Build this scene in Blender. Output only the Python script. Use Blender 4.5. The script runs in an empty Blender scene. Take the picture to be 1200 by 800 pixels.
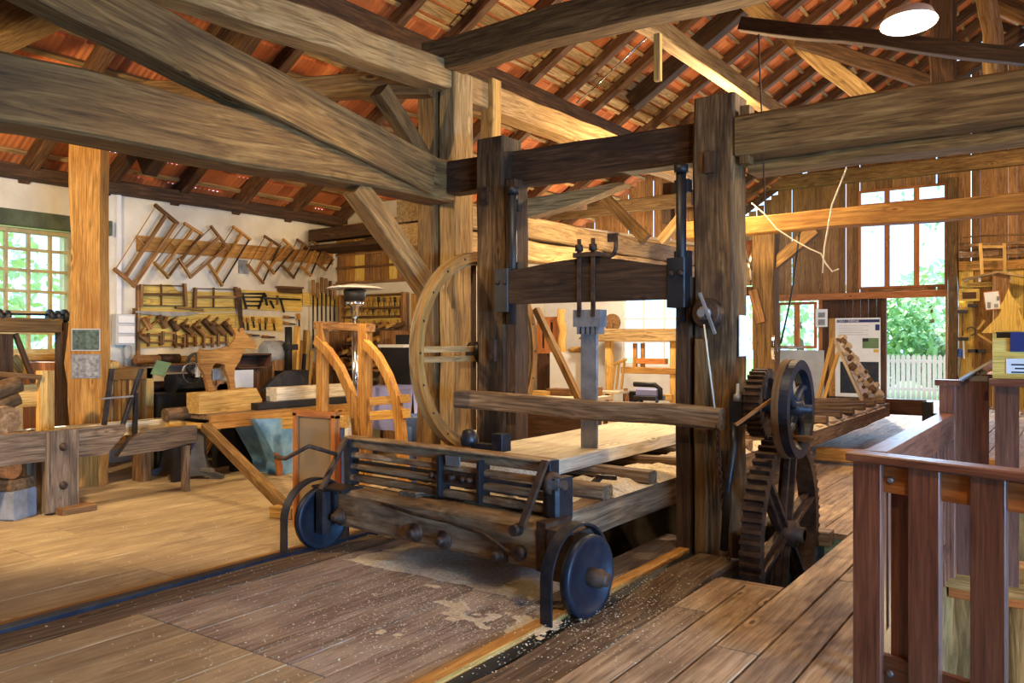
import bpy, math, random
from mathutils import Vector as V, Matrix, noise
random.seed(7)
C = bpy.context.scene.collection
SC = bpy.context.scene
R = math.radians
# ------------------------------------------------------------------ camera
CAMZ = 1.6; YAW = R(34.9); F = 960.0
FW = V((-math.sin(YAW), math.cos(YAW), 0)); RT = V((math.cos(YAW), math.sin(YAW), 0)); UP = V((0, 0, 1))
cd = bpy.data.cameras.new('camera'); cam = bpy.data.objects.new('camera', cd); C.objects.link(cam)
cd.sensor_fit = 'HORIZONTAL'; cd.sensor_width = 36; cd.lens = 36 * F / 1200
cd.clip_start = .05; cd.clip_end = 400
cam.location = (0, 0, CAMZ); cam.rotation_euler = (math.pi / 2, 0, YAW)
SC.camera = cam
O0 = V((0, 0, CAMZ))
def ray(u, v): return FW + RT * ((u - 600) / F) + UP * ((400 - v) / F)
def P(u, v, X=None, Y=None, Z=None, d=None):
    """a place seen at u, v in the photo, on a known plane of the building"""
    r = ray(u, v)
    if X is not None: t = X / r.x
    elif Y is not None: t = Y / r.y
    elif Z is not None: t = (Z - CAMZ) / r.z
    else: t = d
    return O0 + r * t
# ------------------------------------------------------------------ materials
MATS = {}
def nd(nt, t, **kw):
    n = nt.nodes.new(t)
    for k, v in kw.items():
        if k in n.inputs.keys(): n.inputs[k].default_value = v
        else: setattr(n, k, v)
    return n
def base_mat(name):
    m = bpy.data.materials.new(name); m.use_nodes = True
    nt = m.node_tree; b = nt.nodes['Principled BSDF']
    MATS[name] = m
    return m, nt, b
def ramp(nt, stops):
    r = nt.nodes.new('ShaderNodeValToRGB'); e = r.color_ramp.elements
    while len(e) < len(stops): e.new(.5)
    for i, (p, c) in enumerate(stops):
        e[i].position = p; e[i].color = (*c, 1)
    return r
def wood(name, c0, c1, c2, rough=.75, scale=(1.0, 13, 13), stain=None, stain_amt=.5, bump=.25, knots=True, var=.35, spec=.3, fine=.5):
    """grain runs along the x of the 'gc' attribute, each board with its own offset and tone"""
    m, nt, b = base_mat(name); L = nt.links.new
    at = nd(nt, 'ShaderNodeAttribute', attribute_name='gc')
    mp = nd(nt, 'ShaderNodeMapping'); mp.inputs['Scale'].default_value = scale
    L(at.outputs['Vector'], mp.inputs['Vector'])
    n1 = nd(nt, 'ShaderNodeTexNoise', Scale=1.25, Detail=5.0, Roughness=.6, Distortion=2.2)
    L(mp.outputs[0], n1.inputs['Vector'])
    rp = ramp(nt, [(.28, c0), (.52, c1), (.75, c2)])
    L(n1.outputs['Fac'], rp.inputs[0])
    col = rp.outputs[0]
    if knots:
        mk = nd(nt, 'ShaderNodeMapping'); mk.inputs['Scale'].default_value = (1.3, 3.6, 3.6)
        L(at.outputs['Vector'], mk.inputs['Vector'])
        vo = nd(nt, 'ShaderNodeTexVoronoi', Scale=1.0)
        L(mk.outputs[0], vo.inputs['Vector'])
        kr = ramp(nt, [(.0, (.04, .03, .02)), (.055, (.12, .09, .06)), (.075, (1.35, 1.35, 1.3)), (.12, (1.15, 1.12, 1.1)), (.15, (.62, .58, .52)), (.22, (1, 1, 1))])
        L(vo.outputs['Distance'], kr.inputs[0])
        mx = nd(nt, 'ShaderNodeMixRGB', blend_type='MULTIPLY'); mx.inputs[0].default_value = .75
        L(col, mx.inputs[1]); L(kr.outputs[0], mx.inputs[2]); col = mx.outputs[0]
    if stain:
        sn = nd(nt, 'ShaderNodeTexNoise', Scale=2.3, Detail=4.0, Roughness=.6)
        ms = nd(nt, 'ShaderNodeMapping'); ms.inputs['Scale'].default_value = (.7, 1.6, 1.6)
        L(at.outputs['Vector'], ms.inputs['Vector']); L(ms.outputs[0], sn.inputs['Vector'])
        sr = ramp(nt, [(.42, (0, 0, 0)), (.66, (stain_amt,) * 3)])
        L(sn.outputs['Fac'], sr.inputs[0])
        mx = nd(nt, 'ShaderNodeMixRGB'); L(sr.outputs[0], mx.inputs[0]); L(col, mx.inputs[1]); mx.inputs[2].default_value = (*stain, 1)
        col = mx.outputs[0]
    mf = nd(nt, 'ShaderNodeMapping'); mf.inputs['Scale'].default_value = (scale[0] * 2.2, scale[1] * 4.5, scale[2] * 4.5)
    L(at.outputs['Vector'], mf.inputs['Vector'])
    n2 = nd(nt, 'ShaderNodeTexNoise', Scale=1.0, Detail=3.0, Roughness=.7, Distortion=.6); L(mf.outputs[0], n2.inputs['Vector'])
    fr = ramp(nt, [(.30, (1 - fine,) * 3), (.50, (1, 1, 1)), (.72, (1 + fine * .25,) * 3)]); L(n2.outputs['Fac'], fr.inputs[0])
    mx = nd(nt, 'ShaderNodeMixRGB', blend_type='MULTIPLY'); mx.inputs[0].default_value = 1; L(col, mx.inputs[1]); L(fr.outputs[0], mx.inputs[2]); col = mx.outputs[0]
    rn = nd(nt, 'ShaderNodeAttribute', attribute_name='rnd')
    ma = nd(nt, 'ShaderNodeMath', operation='MULTIPLY_ADD'); L(rn.outputs['Fac'], ma.inputs[0]); ma.inputs[1].default_value = 2 * var; ma.inputs[2].default_value = 1 - var
    mv = nd(nt, 'ShaderNodeMixRGB', blend_type='MULTIPLY'); mv.inputs[0].default_value = 1
    L(col, mv.inputs[1]); L(ma.outputs[0], mv.inputs[2])
    L(mv.outputs[0], b.inputs['Base Color'])
    b.inputs['Roughness'].default_value = rough; b.inputs['Specular IOR Level'].default_value = spec
    if bump:
        bp = nd(nt, 'ShaderNodeBump', Strength=bump, Distance=.01); ad = nd(nt, 'ShaderNodeMath', operation='ADD'); L(n1.outputs['Fac'], ad.inputs[0]); L(n2.outputs['Fac'], ad.inputs[1]); L(ad.outputs[0], bp.inputs['Height']); L(bp.outputs[0], b.inputs['Normal'])
    return m
def plain(name, col, rough=.6, metal=0.0, vary=.25, nscale=6.0, col2=None, bump=0.0, spec=.4, alpha=None, trans=None):
    m, nt, b = base_mat(name); L = nt.links.new
    tc = nd(nt, 'ShaderNodeTexCoord')
    n1 = nd(nt, 'ShaderNodeTexNoise', Scale=nscale, Detail=4.0, Roughness=.6)
    L(tc.outputs['Object'], n1.inputs['Vector'])
    c2 = col2 or tuple(min(1, c * (1 + vary)) for c in col); c1 = tuple(c * (1 - vary) for c in col) if not col2 else col
    rp = ramp(nt, [(.35, c1), (.65, c2)]); L(n1.outputs['Fac'], rp.inputs[0])
    L(rp.outputs[0], b.inputs['Base Color'])
    b.inputs['Roughness'].default_value = rough; b.inputs['Metallic'].default_value = metal
    b.inputs['Specular IOR Level'].default_value = spec
    if bump:
        bp = nd(nt, 'ShaderNodeBump', Strength=bump, Distance=.02); L(n1.outputs['Fac'], bp.inputs['Height']); L(bp.outputs[0], b.inputs['Normal'])
    if trans: b.inputs['Transmission Weight'].default_value = trans
    if alpha is not None: b.inputs['Alpha'].default_value = alpha
    return m
def emit(name, col, s):
    m, nt, b = base_mat(name)
    b.inputs['Base Color'].default_value = (*col, 1); b.inputs['Emission Color'].default_value = (*col, 1); b.inputs['Emission Strength'].default_value = s
    return m
W = {}
W['aged'] = wood('aged_timber', (.058, .028, .009), (.20, .108, .033), (.34, .205, .072), stain=(.10, .05, .018), bump=.35)
W['aged_pale'] = wood('pale_timber', (.15, .082, .028), (.38, .235, .09), (.56, .385, .18), stain=(.22, .13, .05), bump=.3)
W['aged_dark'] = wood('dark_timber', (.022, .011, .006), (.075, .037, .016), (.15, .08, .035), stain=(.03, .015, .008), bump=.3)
W['post'] = wood('saw_post_timber', (.045, .022, .009), (.15, .078, .028), (.30, .18, .072), stain=(.022, .011, .006), stain_amt=.85, bump=.4)
W['rafter'] = wood('rafter_timber', (.035, .016, .008), (.10, .046, .018), (.19, .095, .04), bump=.2)
W['honey'] = wood('honey_timber', (.24, .105, .02), (.44, .215, .048), (.57, .32, .095), stain=(.26, .10, .02), stain_amt=.6, bump=.2)
W['yellow'] = wood('yellow_pine', (.42, .22, .05), (.62, .36, .095), (.76, .50, .18), bump=.15, knots=True)
W['ochre'] = wood('ochre_board', (.60, .36, .06), (.76, .50, .11), (.86, .64, .20), bump=.1, var=.2)
W['toolwood'] = wood('tool_wood', (.11, .048, .015), (.24, .115, .04), (.40, .23, .09), bump=.1, knots=False, var=.5)
W['fresh'] = wood('fresh_sawn_wood', (.60, .47, .30), (.76, .65, .46), (.86, .77, .60), bump=.1, var=.15)
W['redbrown'] = wood('red_brown_stain', (.085, .027, .014), (.175, .060, .030), (.25, .10, .05), rough=.42, bump=.12, var=.2, spec=.5)
W['orange'] = wood('orange_stain', (.32, .10, .025), (.45, .155, .04), (.55, .22, .07), rough=.5, bump=.1, var=.2)
W['floor'] = wood('floor_plank_wood', (.24, .15, .085), (.45, .31, .18), (.58, .43, .27), scale=(.8, 9, 9), stain=(.17, .105, .065), stain_amt=.6, bump=.3, var=.2)
W['floor_pale'] = wood('pale_floor_wood', (.30, .205, .105), (.46, .335, .185), (.58, .45, .27), scale=(.8, 9, 9), stain=(.27, .185, .105), stain_amt=.7, bump=.15, var=.12, fine=.22)
W['floor_grey'] = wood('worn_floor_wood', (.125, .085, .062), (.29, .205, .15), (.47, .36, .27), scale=(.9, 12, 12), stain=(.50, .40, .29), stain_amt=.55, bump=.35, var=.3)
W['weather'] = wood('weathered_timber', (.055, .032, .017), (.19, .118, .064), (.36, .25, .145), scale=(.9, 12, 12), bump=.5)
W['rusty'] = wood('rusty_timber', (.065, .032, .014), (.23, .13, .06), (.48, .34, .19), scale=(1.5, 6, 6), stain=(.42, .31, .18), stain_amt=.55, bump=.35, knots=False, rough=.7)
W['bark'] = wood('bark_log', (.09, .045, .02), (.22, .12, .05), (.38, .23, .11), scale=(3, 6, 6), bump=.6, knots=False)
W['gable'] = wood('gable_board', (.15, .065, .02), (.28, .135, .045), (.40, .215, .08), bump=.15, var=.3)
W['doorwood'] = wood('dark_door_board', (.04, .016, .008), (.085, .036, .016), (.13, .06, .028), bump=.15, var=.3)
M = dict(W)
M['iron'] = plain('dark_iron', (.022, .023, .028), rough=.42, metal=.6, vary=.5, nscale=9, col2=(.055, .05, .05))
M['blueiron'] = plain('blue_black_iron', (.012, .015, .026), rough=.45, metal=.4, col2=(.032, .035, .045))
M['rust'] = plain('rusted_iron', (.035, .022, .017), rough=.6, metal=.5, col2=(.11, .062, .036), nscale=12, bump=.2)
M['grey_steel'] = plain('grey_steel', (.20, .20, .20), rough=.45, metal=.5, col2=(.33, .32, .31), nscale=8)
M['plate'] = plain('glassy_grey_plate', (.36, .39, .39), rough=.12, vary=.1)
M['cast'] = plain('dark_cast_iron', (.09, .09, .10), rough=.5, metal=.2, col2=(.17, .17, .18))
M['chrome'] = plain('chrome', (.75, .75, .73), rough=.15, metal=1.0, vary=.05)
M['black'] = plain('black_paint', (.012, .012, .014), rough=.5, vary=.4)
M['plaster'] = plain('cream_plaster', (.62, .54, .40), rough=.9, col2=(.78, .71, .56), nscale=1.6, bump=.15)
M['white'] = plain('white_paint', (.76, .74, .70), rough=.6, vary=.05)
M['greywall'] = plain('grey_render', (.48, .47, .46), rough=.9, vary=.12, nscale=2)
M['greenwood'] = plain('green_painted_wood', (.075, .09, .045), rough=.6, vary=.3)
M['window_paint'] = plain('cream_window_paint', (.42, .34, .16), rough=.6, vary=.2)
M['bluepaint'] = plain('faded_blue_paint', (.07, .22, .46), rough=.55, col2=(.22, .42, .66), nscale=5, bump=.1)
M['bluesheet'] = plain('lavender_plastic_sheet', (.26, .28, .58), rough=.4, vary=.12, nscale=3)
M['bluetub'] = plain('blue_plastic', (.06, .12, .33), rough=.4, vary=.15)
M['sawdust'] = plain('sawdust', (.56, .44, .27), rough=1, col2=(.78, .67, .47), nscale=40, bump=.5)
M['stone'] = plain('rough_stone', (.13, .10, .045), rough=.95, col2=(.33, .27, .13), nscale=3.5, bump=.9)
M['greystone'] = plain('grey_stone', (.20, .20, .20), rough=.95, col2=(.34, .34, .34), nscale=6, bump=.5)
M['paper'] = plain('white_paper', (.80, .80, .79), rough=.8, vary=.03)
M['navy'] = plain('navy_print', (.02, .03, .14), rough=.6, vary=.1)
M['ink'] = plain('black_ink', (.03, .03, .035), rough=.7, vary=.2)
M['redpaint'] = plain('red_paint', (.45, .03, .03), rough=.5, vary=.1)
M['greencloth'] = plain('green_card', (.14, .22, .10), rough=.8, vary=.15)
M['tile'] = None
M['glass'] = None
M['earth'] = plain('earth', (.06, .045, .03), rough=1, vary=.4, nscale=3, bump=.4)
M['grass'] = plain('grass', (.13, .26, .07), rough=1, col2=(.25, .42, .13), nscale=8)
M['leaf'] = plain('green_leaf', (.17, .40, .12), rough=.7, col2=(.34, .55, .20), nscale=3)
M['leafpale'] = plain('pale_green_leaf', (.42, .60, .30), rough=.7, col2=(.62, .74, .44), nscale=3)
M['blueplastic'] = plain('bright_blue_plastic', (.03, .13, .50), rough=.35, vary=.1)
M['ropewhite'] = plain('pale_rope', (.62, .55, .42), rough=.9, vary=.1)
def tile_mat():
    m, nt, b = base_mat('terracotta_tile'); L = nt.links.new
    at = nd(nt, 'ShaderNodeAttribute', attribute_name='gc')
    n1 = nd(nt, 'ShaderNodeTexNoise', Scale=1.3, Detail=5.0); L(at.outputs['Vector'], n1.inputs['Vector'])
    rp = ramp(nt, [(.3, (.26, .06, .018)), (.5, (.52, .15, .038)), (.72, (.64, .23, .07))]); L(n1.outputs['Fac'], rp.inputs[0])
    L(rp.outputs[0], b.inputs['Base Color']); b.inputs['Roughness'].default_value = .85
    return m
M['tile'] = tile_mat()
def glass_mat():
    m, nt, b = base_mat('window_glass'); L = nt.links.new
    out = nt.nodes['Material Output']
    tr = nd(nt, 'ShaderNodeBsdfTransparent'); tr.inputs[0].default_value = (.93, .97, .95, 1)
    gl = nd(nt, 'ShaderNodeBsdfGlossy'); gl.inputs['Roughness'].default_value = .05
    mx = nd(nt, 'ShaderNodeMixShader'); mx.inputs[0].default_value = .06
    L(tr.outputs[0], mx.inputs[1]); L(gl.outputs[0], mx.inputs[2]); L(mx.outputs[0], out.inputs[0])
    return m
M['glass'] = glass_mat()
def frost_mat():
    m, nt, b = base_mat('hazy_plastic_panel'); L = nt.links.new
    out = nt.nodes['Material Output']
    tr = nd(nt, 'ShaderNodeBsdfTransparent'); tr.inputs[0].default_value = (.85, .8, .72, 1)
    df = nd(nt, 'ShaderNodeBsdfDiffuse'); df.inputs[0].default_value = (.32, .24, .15, 1)
    mx = nd(nt, 'ShaderNodeMixShader'); mx.inputs[0].default_value = .6
    L(tr.outputs[0], mx.inputs[1]); L(df.outputs[0], mx.inputs[2]); L(mx.outputs[0], out.inputs[0])
    return m
M['frost'] = frost_mat()
M['lamp'] = emit('lamp_glow', (1, .93, .80), 14)
# ------------------------------------------------------------------ mesh building
class MB:
    def __init__(s): s.v = []; s.f = []; s.g = []; s.r = []; s.sm = []
    def add(s, vs, fs, gs=None, smooth=False, keep=False):
        o = len(s.v); ox, oy = (0, 0) if keep else (random.uniform(0, 60), random.uniform(0, 60)); rr = random.random()
        s.v += [tuple(p) for p in vs]
        for i, p in enumerate(vs):
            g = gs[i] if gs else p
            s.g.append((g[0] + ox, g[1] + oy, g[2])); s.r.append(rr)
        for f in fs: s.f.append([i + o for i in f]); s.sm.append(smooth)
        return s
    def beam(s, p0, p1, w, h, up=(0, 0, 1), ch=None, n=1, wob=0.0, w1=None, h1=None, bow=0.0):
        p0 = V(p0); p1 = V(p1); d = (p1 - p0); L = d.length
        if L < 1e-6: return s
        d /= L; u = V(up)
        if abs(d.dot(u)) > .97: u = V((0, 1, 0)) if abs(d.y) < .9 else V((1, 0, 0))
        sd = d.cross(u).normalized(); u = sd.cross(d).normalized()
        c = ch if ch is not None else min(w, h) * .06
        vs = []; gs = []
        so = random.uniform(0, 50)
        for i in range(n + 1):
            t = i / n; ww = w + ((w1 if w1 else w) - w) * t; hh = h + ((h1 if h1 else h) - h) * t
            a, b = ww / 2, hh / 2
            off = V((0, 0, 0))
            if wob:
                off = sd * (noise.noise(V((so, t * L * 1.2, 0))) * wob) + u * (noise.noise(V((so + 9, t * L * 1.2, 5))) * wob)
                a *= 1 + noise.noise(V((so, t * L * 2.5, 9))) * wob * 2.5; b *= 1 + noise.noise(V((so + 5, t * L * 2.5, 3))) * wob * 2.5
            off = off + u * (bow * 4 * t * (1 - t))
            for (x, y) in ((a, b - c), (a - c, b), (-a + c, b), (-a, b - c), (-a, -b + c), (-a + c, -b), (a - c, -b), (a, -b + c)):
                vs.append(p0 + d * (t * L) + off + sd * x + u * y); gs.append((t * L, x, y))
        fs = []
        for i in range(n):
            for k in range(8):
                a = i * 8 + k; b = i * 8 + (k + 1) % 8
                fs.append([a, b, b + 8, a + 8])
        fs.append(list(range(7, -1, -1))); fs.append([n * 8 + k for k in range(8)])
        return s.add(vs, fs, gs)
    def box(s, c, sz, rz=0, ch=None, M3=None):
        c = V(c); m = M3 if M3 else Matrix.Rotation(rz, 3, 'Z')
        ax = max(range(3), key=lambda i: sz[i]); e = [m @ V((1, 0, 0)), m @ V((0, 1, 0)), m @ V((0, 0, 1))]
        d = e[ax] * (sz[ax] / 2)
        if ax == 2: return s.beam(c - d, c + d, sz[0], sz[1], up=e[1], ch=ch)
        up = e[2]; wd = sz[1] if ax == 0 else sz[0]
        return s.beam(c - d, c + d, wd, sz[2], up=up, ch=ch)
    def bb(s, x0, x1, y0, y1, z0, z1, ch=None):
        return s.box(((x0 + x1) / 2, (y0 + y1) / 2, (z0 + z1) / 2), (abs(x1 - x0), abs(y1 - y0), abs(z1 - z0)), ch=ch)
    def tube(s, pts, r, n=8, r1=None, close=False, smooth=True):
        pts = [V(p) for p in pts]; vs = []; gs = []; fs = []; N = len(pts); L = 0
        prev = None
        for i, p in enumerate(pts):
            if close: d = (pts[(i + 1) % N] - pts[i - 1]).normalized()
            else: d = (pts[min(i + 1, N - 1)] - pts[max(i - 1, 0)]).normalized()
            if prev is None:
                a = V((0, 0, 1)) if abs(d.z) < .9 else V((1, 0, 0)); sd = d.cross(a).normalized()
            else:
                sd = (prev - d * prev.dot(d)).normalized()
            prev = sd; u = d.cross(sd)
            if i: L += (p - pts[i - 1]).length
            rr = r + ((r1 if r1 is not None else r) - r) * i / max(1, N - 1)
            for k in range(n):
                t = 2 * math.pi * k / n
                vs.append(p + sd * (math.cos(t) * rr) + u * (math.sin(t) * rr)); gs.append((L, math.cos(t) * rr, math.sin(t) * rr))
        m = N if close else N - 1
        for i in range(m):
            j = (i + 1) % N
            for k in range(n):
                k2 = (k + 1) % n
                fs.append([i * n + k, i * n + k2, j * n + k2, j * n + k])
        o = len(s.f); s.add(vs, fs, gs, smooth)
        if not close:
            b = len(s.v) - len(vs)
            s.f.append([b + k for k in range(n - 1, -1, -1)]); s.sm.append(False)
            s.f.append([b + (N - 1) * n + k for k in range(n)]); s.sm.append(False)
        return s
    def cyl(s, p0, p1, r, n=16, r1=None): return s.tube([p0, p1], r, n, r1)
    def lathe(s, c, axis, prof, n=24, smooth=True):
        """prof: (distance along axis, radius)"""
        c = V(c); d = V(axis).normalized(); a = V((0, 0, 1)) if abs(d.z) < .9 else V((1, 0, 0)); sd = d.cross(a).normalized(); u = d.cross(sd)
        vs = []; gs = []; fs = []
        for (t, r) in prof:
            for k in range(n):
                th = 2 * math.pi * k / n
                vs.append(c + d * t + sd * (math.cos(th) * r) + u * (math.sin(th) * r)); gs.append((t, math.cos(th) * r, math.sin(th) * r))
        for i in range(len(prof) - 1):
            for k in range(n):
                k2 = (k + 1) % n; fs.append([i * n + k, i * n + k2, (i + 1) * n + k2, (i + 1) * n + k])
        s.add(vs, fs, gs, smooth); b = len(s.v) - len(vs)
        if prof[0][1] > 1e-5: s.f.append([b + k for k in range(n - 1, -1, -1)]); s.sm.append(False)
        if prof[-1][1] > 1e-5: s.f.append([b + (len(prof) - 1) * n + k for k in range(n)]); s.sm.append(False)
        return s
    def ring(s, c, axis, ro, ri, w, n=48, a0=0, a1=2 * math.pi, e0=None):
        """flat rim of width w along axis, between two radii"""
        c = V(c); d = V(axis).normalized(); e = V(e0) if e0 else (V((0, 0, 1)) if abs(d.z) < .9 else V((1, 0, 0)))
        e = (e - d * e.dot(d)).normalized(); q = d.cross(e)
        full = abs(a1 - a0 - 2 * math.pi) < 1e-6; N = n if full else n + 1
        vs = []; gs = []; fs = []
        for i in range(N):
            t = a0 + (a1 - a0) * i / n; dr = e * math.cos(t) + q * math.sin(t)
            for (r, x) in ((ro, -w / 2), (ro, w / 2), (ri, w / 2), (ri, -w / 2)):
                vs.append(c + dr * r + d * x); gs.append((t * ro, r - ri, x))
        for i in range(n):
            j = (i + 1) % N
            for k in range(4):
                k2 = (k + 1) % 4; fs.append([i * 4 + k, i * 4 + k2, j * 4 + k2, j * 4 + k])
        if not full: fs += [[0, 1, 2, 3], [n * 4 + 3, n * 4 + 2, n * 4 + 1, n * 4]]
        return s.add(vs, fs, gs)
    def prism(s, pts, ex, ey, o, th, grain='x'):
        """outline pts in the plane ex, ey through o, thickness th along ex x ey"""
        ex = V(ex).normalized(); ey = V(ey).normalized(); ez = ex.cross(ey).normalized(); o = V(o); n = len(pts)
        vs = []; gs = []
        for z in (-th / 2, th / 2):
            for (x, y) in pts:
                vs.append(o + ex * x + ey * y + ez * z); gs.append((x, y, z) if grain == 'x' else (y, x, z))
        fs = [list(range(n - 1, -1, -1)), [n + i for i in range(n)]]
        for i in range(n):
            j = (i + 1) % n; fs.append([i, j, n + j, n + i])
        return s.add(vs, fs, gs)
    def sphere(s, c, r, n=10, sc=(1, 1, 1)):
        c = V(c); prof = []
        vs = []; fs = []; m = n // 2
        for i in range(m + 1):
            t = math.pi * i / m
            for k in range(n):
                p = 2 * math.pi * k / n
                vs.append(c + V((math.sin(t) * math.cos(p) * r * sc[0], math.sin(t) * math.sin(p) * r * sc[1], math.cos(t) * r * sc[2])))
        for i in range(m):
            for k in range(n):
                k2 = (k + 1) % n; fs.append([i * n + k, (i + 1) * n + k, (i + 1) * n + k2, i * n + k2])
        return s.add(vs, fs, None, True)
    def bounds(s):
        lo = V([min(p[i] for p in s.v) for i in range(3)]); hi = V([max(p[i] for p in s.v) for i in range(3)])
        return lo, hi
    def base(s):
        lo, hi = s.bounds(); return V(((lo.x + hi.x) / 2, (lo.y + hi.y) / 2, lo.z))
def mesh(name, mb, mat, off=V((0, 0, 0))):
    me = bpy.data.meshes.new(name)
    me.from_pydata([(p[0] - off.x, p[1] - off.y, p[2] - off.z) for p in mb.v], [], mb.f)
    a = me.attributes.new('gc', 'FLOAT_VECTOR', 'POINT'); a.data.foreach_set('vector', [x for g in mb.g for x in g])
    a = me.attributes.new('rnd', 'FLOAT', 'POINT'); a.data.foreach_set('value', mb.r)
    me.polygons.foreach_set('use_smooth', mb.sm)
    me.materials.append(M[mat] if isinstance(mat, str) else mat)
    me.update()
    return me
ROOT = {}
def tag(o, label=None, cat=None, group=None, kind=None):
    if label: o['label'] = label
    if cat: o['category'] = cat
    if group: o['group'] = group
    if kind: o['kind'] = kind
    return o
def thing(name, label, cat, loc=(0, 0, 0), group=None):
    o = bpy.data.objects.new(name, None); C.objects.link(o); o.location = loc; o.empty_display_size = .1
    ROOT[o.name] = V(loc)
    return tag(o, label, cat, group)
def part(name, mb, mat, parent, label=None, kind=None):
    """mesh written in building coordinates, hung under its thing"""
    off = ROOT[parent.name]
    o = bpy.data.objects.new(name, mesh(name, mb, mat, off)); C.objects.link(o); o.parent = parent
    ROOT[o.name] = off
    return tag(o, label, None, None, kind)
def solo(name, mb, mat, label, cat, group=None, kind=None):
    b = mb.base(); o = bpy.data.objects.new(name, mesh(name, mb, mat, b)); C.objects.link(o); o.location = b
    ROOT[o.name] = b
    return tag(o, label, cat, group, kind)
def struct(name, mb, mat, parent=None):
    if parent: return part(name, mb, mat, parent)
    o = bpy.data.objects.new(name, mesh(name, mb, mat)); C.objects.link(o); ROOT[o.name] = V((0, 0, 0)); o['kind'] = 'structure'
    return o
def copy_tree(o, parent=None):
    c = o.copy(); C.objects.link(c)
    if parent: c.parent = parent
    for ch in list(o.children): copy_tree(ch, c)
    return c
ORD = ['first', 'second', 'third', 'fourth', 'fifth', 'sixth', 'seventh', 'eighth', 'ninth', 'tenth', 'eleventh', 'twelfth', 'thirteenth', 'fourteenth', 'fifteenth', 'sixteenth', 'seventeenth', 'eighteenth', 'nineteenth', 'twentieth', 'twenty-first', 'twenty-second', 'twenty-third', 'twenty-fourth']
def lin(a, b, t): return a + (b - a) * t
def text_mb(s, o, ex, ey, h, th=.003):
    """lettering of real strokes from a built-in font, as a mesh lying on a surface"""
    cu = bpy.data.curves.new('t', 'FONT'); cu.body = s; cu.size = h; cu.extrude = th / 2; cu.resolution_u = 2
    ob = bpy.data.objects.new('t', cu); C.objects.link(ob)
    dg = bpy.context.evaluated_depsgraph_get(); me = bpy.data.meshes.new_from_object(ob.evaluated_get(dg))
    ex = V(ex).normalized(); ey = V(ey).normalized(); ez = ex.cross(ey)
    mb = MB(); mb.add([V(o) + ex * v.co.x + ey * v.co.y + ez * v.co.z for v in me.vertices], [list(p.vertices) for p in me.polygons])
    bpy.data.objects.remove(ob); bpy.data.curves.remove(cu); bpy.data.meshes.remove(me)
    return mb
WORLD=3.2; SUN=11.0; LK=1.0; DK=1.0; EXPO=0.15
# ================================================================== the building
XW = -10.5; YG = 23.0; XR = 5.5; RT_T = .63; XRIDGE = -1.8
def roofz(x): return 3.67 + RT_T * (x - XW) if x <= XRIDGE else 3.67 + RT_T * (XRIDGE - XW) - RT_T * (x - XRIDGE)
def planks(mb, x0, x1, y0, y1, w, z=0.0, gap=.006, th=.05, seg=None, jit=.003):
    n = max(1, round((x1 - x0) / w)); ww = (x1 - x0) / n
    for i in range(n):
        a = x0 + i * ww; ys = [y0]
        if seg:
            y = y0 + random.uniform(.3, 1) * seg
            while y < y1 - .6: ys.append(y); y += seg * random.uniform(.8, 1.2)
        ys.append(y1)
        for j in range(len(ys) - 1):
            dz = random.uniform(-jit, 0)
            mb.bb(a + gap / 2, a + ww - gap / 2, ys[j] + gap / 2, ys[j + 1] - gap / 2, z - th + dz, z + dz, ch=.004)
fl = MB()
planks(fl, -2.05, -1.60, -3, 5.35, .225, gap=.012, seg=5.5)
planks(fl, -2.05, -1.60, 7.15, YG, .225, seg=5.5)
planks(fl, -1.60, -.88, -3, YG, .24, gap=.013, seg=5.5)
planks(fl, -.88, XR, -3, 3.45, .27, gap=.012, seg=5)
planks(fl, -.88, XR, 9.3, YG, .27, seg=5)
floor = struct('floor', fl, 'floor')
fl = MB(); planks(fl, XW - .2, -5.04, -3, YG, .42, gap=.004, seg=4.5, jit=.002); struct('floor_workshop', fl, 'floor_pale')
fl = MB(); planks(fl, -4.56, -2.97, -3, 2.7, .26, gap=.009); struct('floor_front', fl, 'floor_pale')
fl = MB(); planks(fl, -4.56, -2.97, 2.7, 4.95, .265, gap=.010); planks(fl, -2.97, -2.58, -3, 4.95, .2, gap=.010); planks(fl, -4.56, -2.58, 8.2, YG, .25, seg=4); planks(fl, -2.86, -2.58, 4.95, 6.35, .28)
struct('floor_between_rails', fl, 'floor_grey')
fl = MB(); planks(fl, -2.60, -2.03, 6.3, YG, .28, seg=5); planks(fl, -5.05, -4.54, 5.0, YG, .26, seg=5); planks(fl,-2.03,-1.60,5.30,5.40,.4); struct('floor_edges', fl, 'floor')
# stair well and saw pit
pw = MB(); pw.bb(-5.0, -2.4, 4.6, 8.6, -2.4, -2.3); pw.bb(-5.0, -4.6, 4.6, 8.4, -2.4, -.06); pw.bb(-4.6, -2.5, 8.25, 8.5, -2.4, -.06); pw.bb(-4.6, -2.5, 4.6, 4.9, -2.4, -.06); pw.bb(-2.5, -2.1, 4.6, 8.4, -2.4, -.06)
struct('wall_sawpit', pw, 'earth')
pw = MB()
def rough_wall(mb, p0, ex, ey, L, H, n, m, amp):
    vs = []; fs = []; nn = V(ex).cross(V(ey))
    for j in range(m + 1):
        for i in range(n + 1):
            p = V(p0) + V(ex) * (L * i / n) + V(ey) * (H * j / m)
            vs.append(p + nn * (noise.noise(p * 2.2) * amp + noise.noise(p * 6) * amp * .5))
    for j in range(m):
        for i in range(n): a = j * (n + 1) + i; fs.append([a, a + 1, a + n + 2, a + n + 1])
    mb.add(vs, fs, None, True)
rough_wall(pw, (-.85, 9.35, -2.6), (1, 0, 0), (0, 0, 1), 6.3, 2.58, 40, 18, .12)
rough_wall(pw, (-.93, 3.4, -2.6), (0, 1, 0), (0, 0, 1), 6.1, 2.54, 40, 18, .05)
struct('wall_stairwell', pw, 'stone')
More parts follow.
